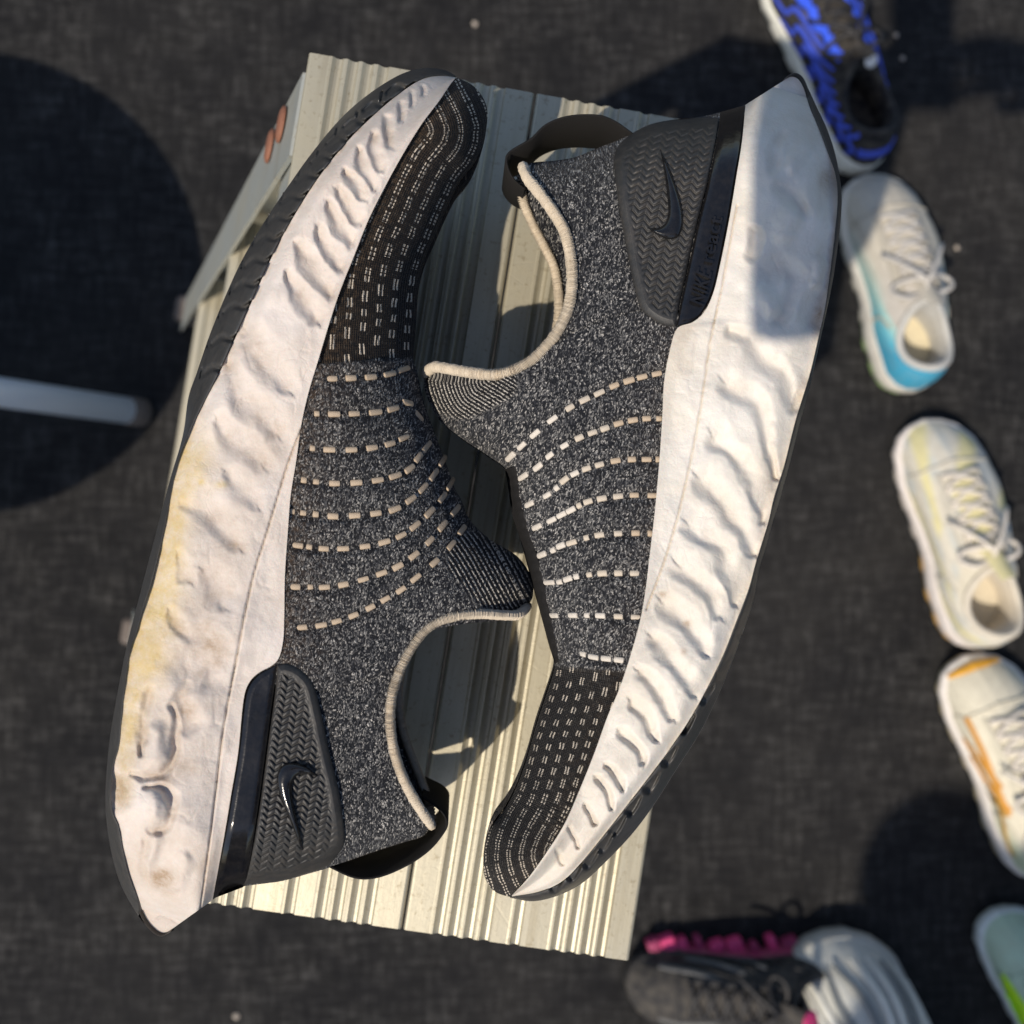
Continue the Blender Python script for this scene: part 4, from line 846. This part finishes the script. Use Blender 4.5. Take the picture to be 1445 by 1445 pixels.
# light blue and white shoe
teal, sea, aqua, beige = (.045, .30, .46), (.10, .42, .52), (.34, .55, .52), (.50, .46, .385)
def upB(p, t):
    k = 0.5-0.5*math.cos(p); near = math.sin(p)
    c = lerp(teal, sea, (k-.20)/.2); c = lerp(c, aqua, (k-.34)/.2); c = lerp(c, beige, (k-.55)/.25)
    if t > 0.9: c = lerp(c, (.40, .50, .52), (t-.9)/.1)
    if k > .6: c = lerp(c, (.47, .44, .40), (t-.5)/.3)
    return c
GShoe((1291, 551), (1231, 246), 'grey white shoe fading to turquoise at its heel, with a tied grey lace', hand=-1, widen=1.1).build(
    lambda p, t: (.20, .30, .11) if abs(math.cos(p/2)) > .80 else (.42, .40, .34), (.56, .53, .47), upB, (.48, .47, .44), (.66, .58, .40), flat('grey_lace', (.50, .47, .43)))

# cream shoe with a gum heel
def upC(p, t):
    b = math.sin(p*9+t*7)*math.sin(p*4-t*11); c = lerp((.62, .58, .49), (.52, .53, .50), (b-.1)*2)
    if math.sin(p*7+t*9) > .55 and t < .6: c = (.66, .60, .33)
    if t > .85: c = (.63, .58, .47)
    return c
GShoe((1388, 912), (1310, 592), 'cream laced shoe with a gum heel, between the turquoise shoe and the orange striped shoe', hand=-1, widen=1.16).build(
    lambda p, t: (.55, .30, .06) if abs(math.cos(p/2)) > .74 else (.52, .46, .40), (.68, .62, .58), upC, (.62, .56, .46), (.60, .53, .40), flat('cream_lace', (.66, .60, .52)))

# cream shoe with orange stripes
def upD(p, t):
    k = 0.5-0.5*math.cos(p)
    c = lerp((.50, .55, .36), (.68, .63, .50), (k-.2)/.25)
    return c
s = GShoe((1476, 1236), (1368, 925), 'cream shoe with crossed orange side stripes and an orange toe tip', hand=-1, widen=1.14)
s.build(lambda p, t: (.40, .33, .20), (.70, .65, .60), upD, (.6, .56, .46), (.58, .52, .40), flat('cream_lace', (.66, .60, .52)))
org = flat('orange_stripe', (.62, .28, .035), rough=.55); tan = flat('ochre_stripe', (.40, .24, .06), rough=.55)
for f in (1, -1):
    q = lambda x: PI-f*x
    s.stripe([(q(.70), .22), (q(.90), .45), (q(1.15), .62), (q(1.4), .72)], .008, org)
    s.stripe([(q(1.12), .12), (q(1.08), .40), (q(1.0), .66)], .008, org)
    s.stripe([(q(1.32), .10), (q(1.34), .45), (q(1.2), .78)], .007, org)
    s.stripe([(q(1.15), .62), (q(1.5), .52), (q(1.9), .36), (q(2.3), .2)], .007, tan)
    s.stripe([(q(1.4), .72), (q(1.55), .45), (q(1.7), .12)], .007, tan)
s.stripe([(PI-.45, .01), (PI-.2, .05), (PI+.2, .05), (PI+.45, .01)], [.006, .012, .012, .006], flat('amber_patch', (.72, .36, .03)), 'toe_patch', .002)

# pale green shoe with neon print
def upE(p, t): return (.42, .55, .42)
s = GShoe((1545, 1590), (1412, 1284), 'pale mint shoe with neon green print, cut off at the right edge', hand=-1)
s.build((.55, .58, .55), (.58, .64, .64), upE, (.45, .5, .42), (.5, .5, .42), flat('mint_lace', (.50, .58, .50)))
neon = flat('neon_print', (.50, .85, .02), rough=.6)
for k in range(5):
    x0 = PI-.8-0.13*k; s.stripe([(x0, .16), (x0-.02, .42), (x0+.02, .7)], .014, neon, 'neon_panel', .002)
    x0 = PI+.8+0.13*k; s.stripe([(x0, .16), (x0+.02, .42), (x0-.02, .7)], .014, neon, 'neon_panel', .002)

# black shoe with pink lugs
def soleF(p, t): return (.62, .06, .19) if math.sin(p) < -0.2 and math.cos(p) < .8 and math.cos(p) > -.72 else (.02, .02, .022)
s = GShoe((1208, 1384), (884, 1392), 'black running shoe with pink lugs along its sole, at the bottom edge', hand=1, hgt=.95, sole=1.1)
s.build(soleF, lambda p, t: (.30, .035, .10) if math.sin(p) < -.25 and -.55 < math.cos(p) < .75 and t < .75 else (.025, .024, .025), (.026, .025, .026), (.02, .02, .022), (.02, .02, .02), flat('black_lace', (.02, .018, .018)), scallop=.007, nsc=14)
slit = flat('dark_slit', (.006, .006, .007)); greyl = flat('worn_grey', (.10, .10, .10))
for k in range(6):
    for f in (1, -1):
        x0 = PI-f*(.55+.2*k); s.stripe([(x0, .12), (x0-f*.06, .35), (x0+f*.05, .62)], .007, slit if k % 2 else greyl, 'side_panel', .0016)
pk = s.surf(np.array([PI]), np.array([.99]), .012)[0]
disc(pk-s.X*0.012+np.array([0, 0, 0.016]), (-s.X[0]*.6, -s.X[1]*.6, .8), 0.013, 0.003, 'tongue_label', flat('pink_label', (.50, .03, .14)), s.root)
for k in range(9):
    x0 = PI+0.72+0.165*k; b = s.surf(np.array([x0]), np.array([0.0]))[0]; x, y, xx = s.base(np.array([x0]))
    V, F = boxv(s.W(x, y*(1.13+.03*math.sin(k*2.3)), s.zb(xx)+0.013)[0], tuple(s.X*math.cos(.3)+s.Y*math.sin(.3)), tuple(s.Y*math.cos(.3)-s.X*math.sin(.3)), (0, 0, 1), 0.0145+.006*math.sin(k*1.7), 0.016+.006*math.sin(k*2.9), 0.018)
    bevel(mk('sole_lug', V, F, flat('pink_rubber', (.66, .055, .19), rough=.5) if k in (1, 2, 4, 5, 7) else flat('dusky_pink_rubber', (.30, .03, .10), rough=.6), s.root, smooth=False), .003)

# grey ribbed shoe
s = GShoe((1318, 1640), (1146, 1322), 'grey shoe with raised diagonal ribs, toe over the black and pink one', widen=1.36, hand=-1, hgt=1.35, sole=1.5)
s.build((.30, .30, .28), (.46, .45, .41), (.52, .52, .48), (.3, .3, .28), (.3, .3, .28), flat('pale_grey_lace', (.45, .45, .42)), laces=False)
for k in range(9):
    for f in (1, -1):
        x0 = PI-f*(.12+.19*k)
        s.stripe([(x0, .10), (x0-f*.10, .32), (x0-f*.02, .58), (x0+f*.12, .82)], [.004, .009, .008, .005], flat('silver_rib', (.66, .65, .59), rough=.45) if k % 3 else flat('slate_rib', (.17, .18, .18), rough=.5), 'rib', .0045)

# ------------------------------------------------------------------ stool whose foot reaches into the picture from the left
ft = at((205, 583), 0.0); sc = np.array([-0.775, 0.060, 0]); SZ = 0.43
st = empty('round_stool', (sc[0], sc[1], 0), label='round stool at the left edge, one shiny metal leg in view', cat='stool')
V = []; n = 48
for r, z in ((0.001, SZ-.03), (.245, SZ-.03), (.262, SZ-.022), (.265, SZ-.005), (.255, SZ+.008), (.2, SZ+.014), (.001, SZ+.016)):
    V += [(sc[0]+r*math.cos(2*PI*k/n), sc[1]+r*math.sin(2*PI*k/n), z) for k in range(n)]
mk('seat', V, gridf(7, n, wrap=True), M['seat'], st)
fa = math.atan2(ft[1]-sc[1], ft[0]-sc[0]); fr = math.hypot(ft[0]-sc[0], ft[1]-sc[1])
for k in range(3):
    a = fa+2*PI*k/3; b = a+0.24
    p0 = Vector((sc[0]+fr*math.cos(a), sc[1]+fr*math.sin(a), 0.002)); p1 = Vector((sc[0]+.19*math.cos(b), sc[1]+.19*math.sin(b), SZ-.03))
    d = (p1-p0).normalized(); V, F = tube([p0+d*.012, p0+d*.2, p1], 0.0150, 20); o = mk('leg', V, F, M['chrome'], st)
    V, F = tube([p0, p0+d*0.004, p0+d*.022, p0+d*.026], [.012, .0162, .0164, .0150], 20); mk('leg_cap', V, F, M['feet'], o)

# ------------------------------------------------------------------ grit on the carpet
for (x, y, r) in ((670, 34, .0032), (334, 1433, .0036), (1264, 50, .003), (1273, 83, .003), (1350, 350, .003)):
    c = at((x, y), 0.0); bm = bmesh.new(); bmesh.ops.create_icosphere(bm, subdivisions=2, radius=r)
    for v in bm.verts: v.co *= random.uniform(.75, 1.2); v.co.z *= .6
    me = bpy.data.meshes.new('pebble'); bm.to_mesh(me); bm.free(); me.materials.append(M['stone'])
    o = bpy.data.objects.new('pebble', me); col.objects.link(o); o.location = (c[0], c[1], r*.4)
    tag(o, {670: 'pale pebble on the carpet above the ladder top', 334: 'pale pebble on the carpet below the left heel', 1264: 'upper of two tiny pebbles beside the blue and black shoe', 1273: 'lower of two tiny pebbles beside the blue and black shoe', 1350: 'tiny pebble right of the turquoise shoe'}[x], 'pebble', 'pebbles on the carpet')

# ------------------------------------------------------------------ the photographer, who holds the phone, and a figure added for its shadow: both shadows fall into the picture
def skinmesh(name, J, edges, mat, parent, grow=0.0, lev=2):
    keys = list(J); me = bpy.data.meshes.new(name); b = Vector((0, 0, 0)); p = parent
    while p is not None: b += p.location; p = p.parent
    me.from_pydata([tuple(Vector(J[k][0])-b) for k in keys], [(keys.index(a), keys.index(c)) for a, c in edges], [])
    o = bpy.data.objects.new(name, me); col.objects.link(o); o.parent = parent; me.materials.append(mat)
    sk = o.modifiers.new('skin', 'SKIN'); sk.use_smooth_shade = True
    for i, k in enumerate(keys):
        r = J[k][1]; r = r if isinstance(r, tuple) else (r, r)
        me.skin_vertices[0].data[i].radius = (r[0]+grow, r[1]+grow)
    me.skin_vertices[0].data[0].use_root = True
    su = o.modifiers.new('sub', 'SUBSURF'); su.levels = lev; su.render_levels = lev
    return o
def person(x, y, face, label, hands, h=1.72, lean=0.0, shirt='cloth1', trousers='cloth2'):
    f = Vector((math.cos(face), math.sin(face), 0)); l = Vector((-f.y, f.x, 0)); k = h/1.72
    P = lambda a, b, z: Vector((x, y, 0))+f*(a*k)+l*(b*k)+Vector((0, 0, z*k))
    root = empty('person', (x, y, 0), label=label, cat='person')
    J = {'pelvis': (P(0, 0, .95), (.13, .10)), 'waist': (P(lean*.3, 0, 1.10), (.125, .09)), 'chest': (P(lean*.7, 0, 1.28), (.15, .105)), 'upper': (P(lean, 0, 1.40), (.10, .08)),
         'neck': (P(lean+.01, 0, 1.48), .052), 'jaw': (P(lean+.045, 0, 1.555), (.062, .066)), 'face': (P(lean+.03, 0, 1.62), (.076, .088)), 'crown': (P(lean+.01, 0, 1.685), (.066, .076)),
         'nose': (P(lean+.125, 0, 1.60), .012)}
    E_ = [('pelvis', 'waist'), ('waist', 'chest'), ('chest', 'upper'), ('upper', 'neck'), ('neck', 'jaw'), ('jaw', 'face'), ('face', 'crown'), ('face', 'nose')]
    for s_, n_ in ((1, 'l'), (-1, 'r')):
        J['sh'+n_] = (P(lean, s_*.175, 1.385), .055)
        el, wr, fd = hands[n_]; el, wr, fd = Vector(el), Vector(wr), Vector(fd).normalized()
        J['el'+n_] = (el, .040); J['wr'+n_] = (wr, .027); J['pa'+n_] = (wr+fd*.055, (.034, .022))
        E_ += [('upper', 'sh'+n_), ('sh'+n_, 'el'+n_), ('el'+n_, 'wr'+n_), ('wr'+n_, 'pa'+n_)]
        side = fd.cross(Vector((0, 0, 1))); side = side.normalized() if side.length > .2 else l.copy(); dn = side.cross(fd).normalized()
        for q in range(4):
            ln = (.07, .08, .076, .06)[q]; o_ = side*(.028-.0187*q); a = 'f%d%s' % (q, n_)
            J[a+'a'] = (wr+fd*.088+o_, .0095); J[a+'b'] = (wr+fd*(.088+ln*.5)+o_-dn*.006*(1 if dn.z > 0 else -1), .0085); J[a+'c'] = (wr+fd*(.088+ln*.8)+o_-dn*.026*(1 if dn.z > 0 else -1), .0075)
            E_ += [('pa'+n_, a+'a'), (a+'a', a+'b'), (a+'b', a+'c')]
        J['t0'+n_] = (wr+fd*.035+side*.036*s_, .012); J['t1'+n_] = (wr+fd*.07+side*.05*s_, .010); J['t2'+n_] = (wr+fd*.095+side*.046*s_, .009)
        E_ += [('pa'+n_, 't0'+n_), ('t0'+n_, 't1'+n_), ('t1'+n_, 't2'+n_)]
        J['hip'+n_] = (P(0, s_*.09, .90), .085); J['kn'+n_] = (P(.02, s_*.10, .49), .058); J['an'+n_] = (P(-.02, s_*.11, .085), .038); J['to'+n_] = (P(.13, s_*.13, .032), (.042, .030))
        J['hl'+n_] = (P(-.06, s_*.11, .035), .034)
        E_ += [('pelvis', 'hip'+n_), ('hip'+n_, 'kn'+n_), ('kn'+n_, 'an'+n_), ('an'+n_, 'to'+n_), ('an'+n_, 'hl'+n_)]
    skinmesh('body', J, E_, M['skin'], root)
    sub = lambda ks: {a: J[a] for a in ks}
    S1 = sub(['chest', 'waist', 'pelvis', 'upper', 'shl', 'shr']); S1['hm'] = (P(0, 0, .90), (.135, .105))
    for n_ in 'lr': S1['sv'+n_] = (J['sh'+n_][0].lerp(J['el'+n_][0], .62), .05)
    skinmesh('shirt', S1, [('chest', 'waist'), ('waist', 'pelvis'), ('pelvis', 'hm'), ('chest', 'upper'), ('upper', 'shl'), ('upper', 'shr'), ('shl', 'svl'), ('shr', 'svr')], M[shirt], root, .014)
    S2 = sub(['pelvis', 'hipl', 'hipr', 'knl', 'knr', 'anl', 'anr'])
    skinmesh('trousers', S2, [('pelvis', 'hipl'), ('pelvis', 'hipr'), ('hipl', 'knl'), ('hipr', 'knr'), ('knl', 'anl'), ('knr', 'anr')], M[trousers], root, .014)
    for n_ in 'lr':
        S3 = {'a': (J['hl'+n_][0], .040), 'b': (J['hl'+n_][0].lerp(J['to'+n_][0], .5), (.042, .040)), 'c': (J['to'+n_][0]+f*.05, (.044, .034))}
        skinmesh('worn_shoe', S3, [('a', 'b'), ('b', 'c')], M['web'], root, .008)
    hd = P(lean+.005, 0, 1.655); V = []; n = 24; rr = 10
    for i in range(rr):
        a = PI*0.58*i/(rr-1)
        for q in range(n):
            t = 2*PI*q/n; w = 1+.06*math.sin(7*t+3*i)
            d = l*math.cos(t)*math.sin(a)*.098*w+f*(math.sin(t)*math.sin(a)*.105*w-.02*(1-math.cos(a)))+Vector((0, 0, .105*math.cos(a)*w))
            V.append(tuple(hd+d*k))
    mk('hair', V, gridf(rr, n, wrap=True), M['hair'], root)
    return root
if True:
    person(0.93, -0.55, math.radians(145), 'photographer in a navy shirt outside the right edge, holding a phone over the ladder',
           dict(l=((.70, -.68, 1.10), (.68, -.48, .92), (-.3, .8, -.5)), r=((.53, -.17, 1.13), (.155, -.06, 1.178), (-1, .06, 0))), h=1.70, lean=.06)
    person(-0.07, -1.25, math.radians(25), 'stand-in figure in grey, added below the picture to cast the lower right shadow',
           dict(l=((-.05, -1.09, 1.13), (.12, -1.0, 1.20), (1, -.3, .1)), r=((-.01, -1.43, 1.12), (.13, -1.22, 1.18), (.2, 1, .1))), h=1.74, shirt='cloth2', trousers='cloth1')  # added out of view, turned and posed to throw the lower right shadow
    ph = empty('phone', (0, 0, 1.168), label='dark phone held flat above the shoes by the photographer', cat='phone')
    V, F = boxv((-.028, -.028, 1.1730), (1, 0, 0), (0, 1, 0), (0, 0, 1), .078, .160, .0078); o = mk('case', V, F, M['phone'], ph, smooth=False); bevel(o, .0025, 3)
    V, F = boxv((-.028, -.028, 1.17708), (1, 0, 0), (0, 1, 0), (0, 0, 1), .072, .153, .0006); mk('screen', V, F, M['glass'], ph, smooth=False)
    V, F = boxv((-.004, .018, 1.1688), (1, 0, 0), (0, 1, 0), (0, 0, 1), .030, .032, .0014); mk('camera_module', V, F, M['glass'], ph, smooth=False)
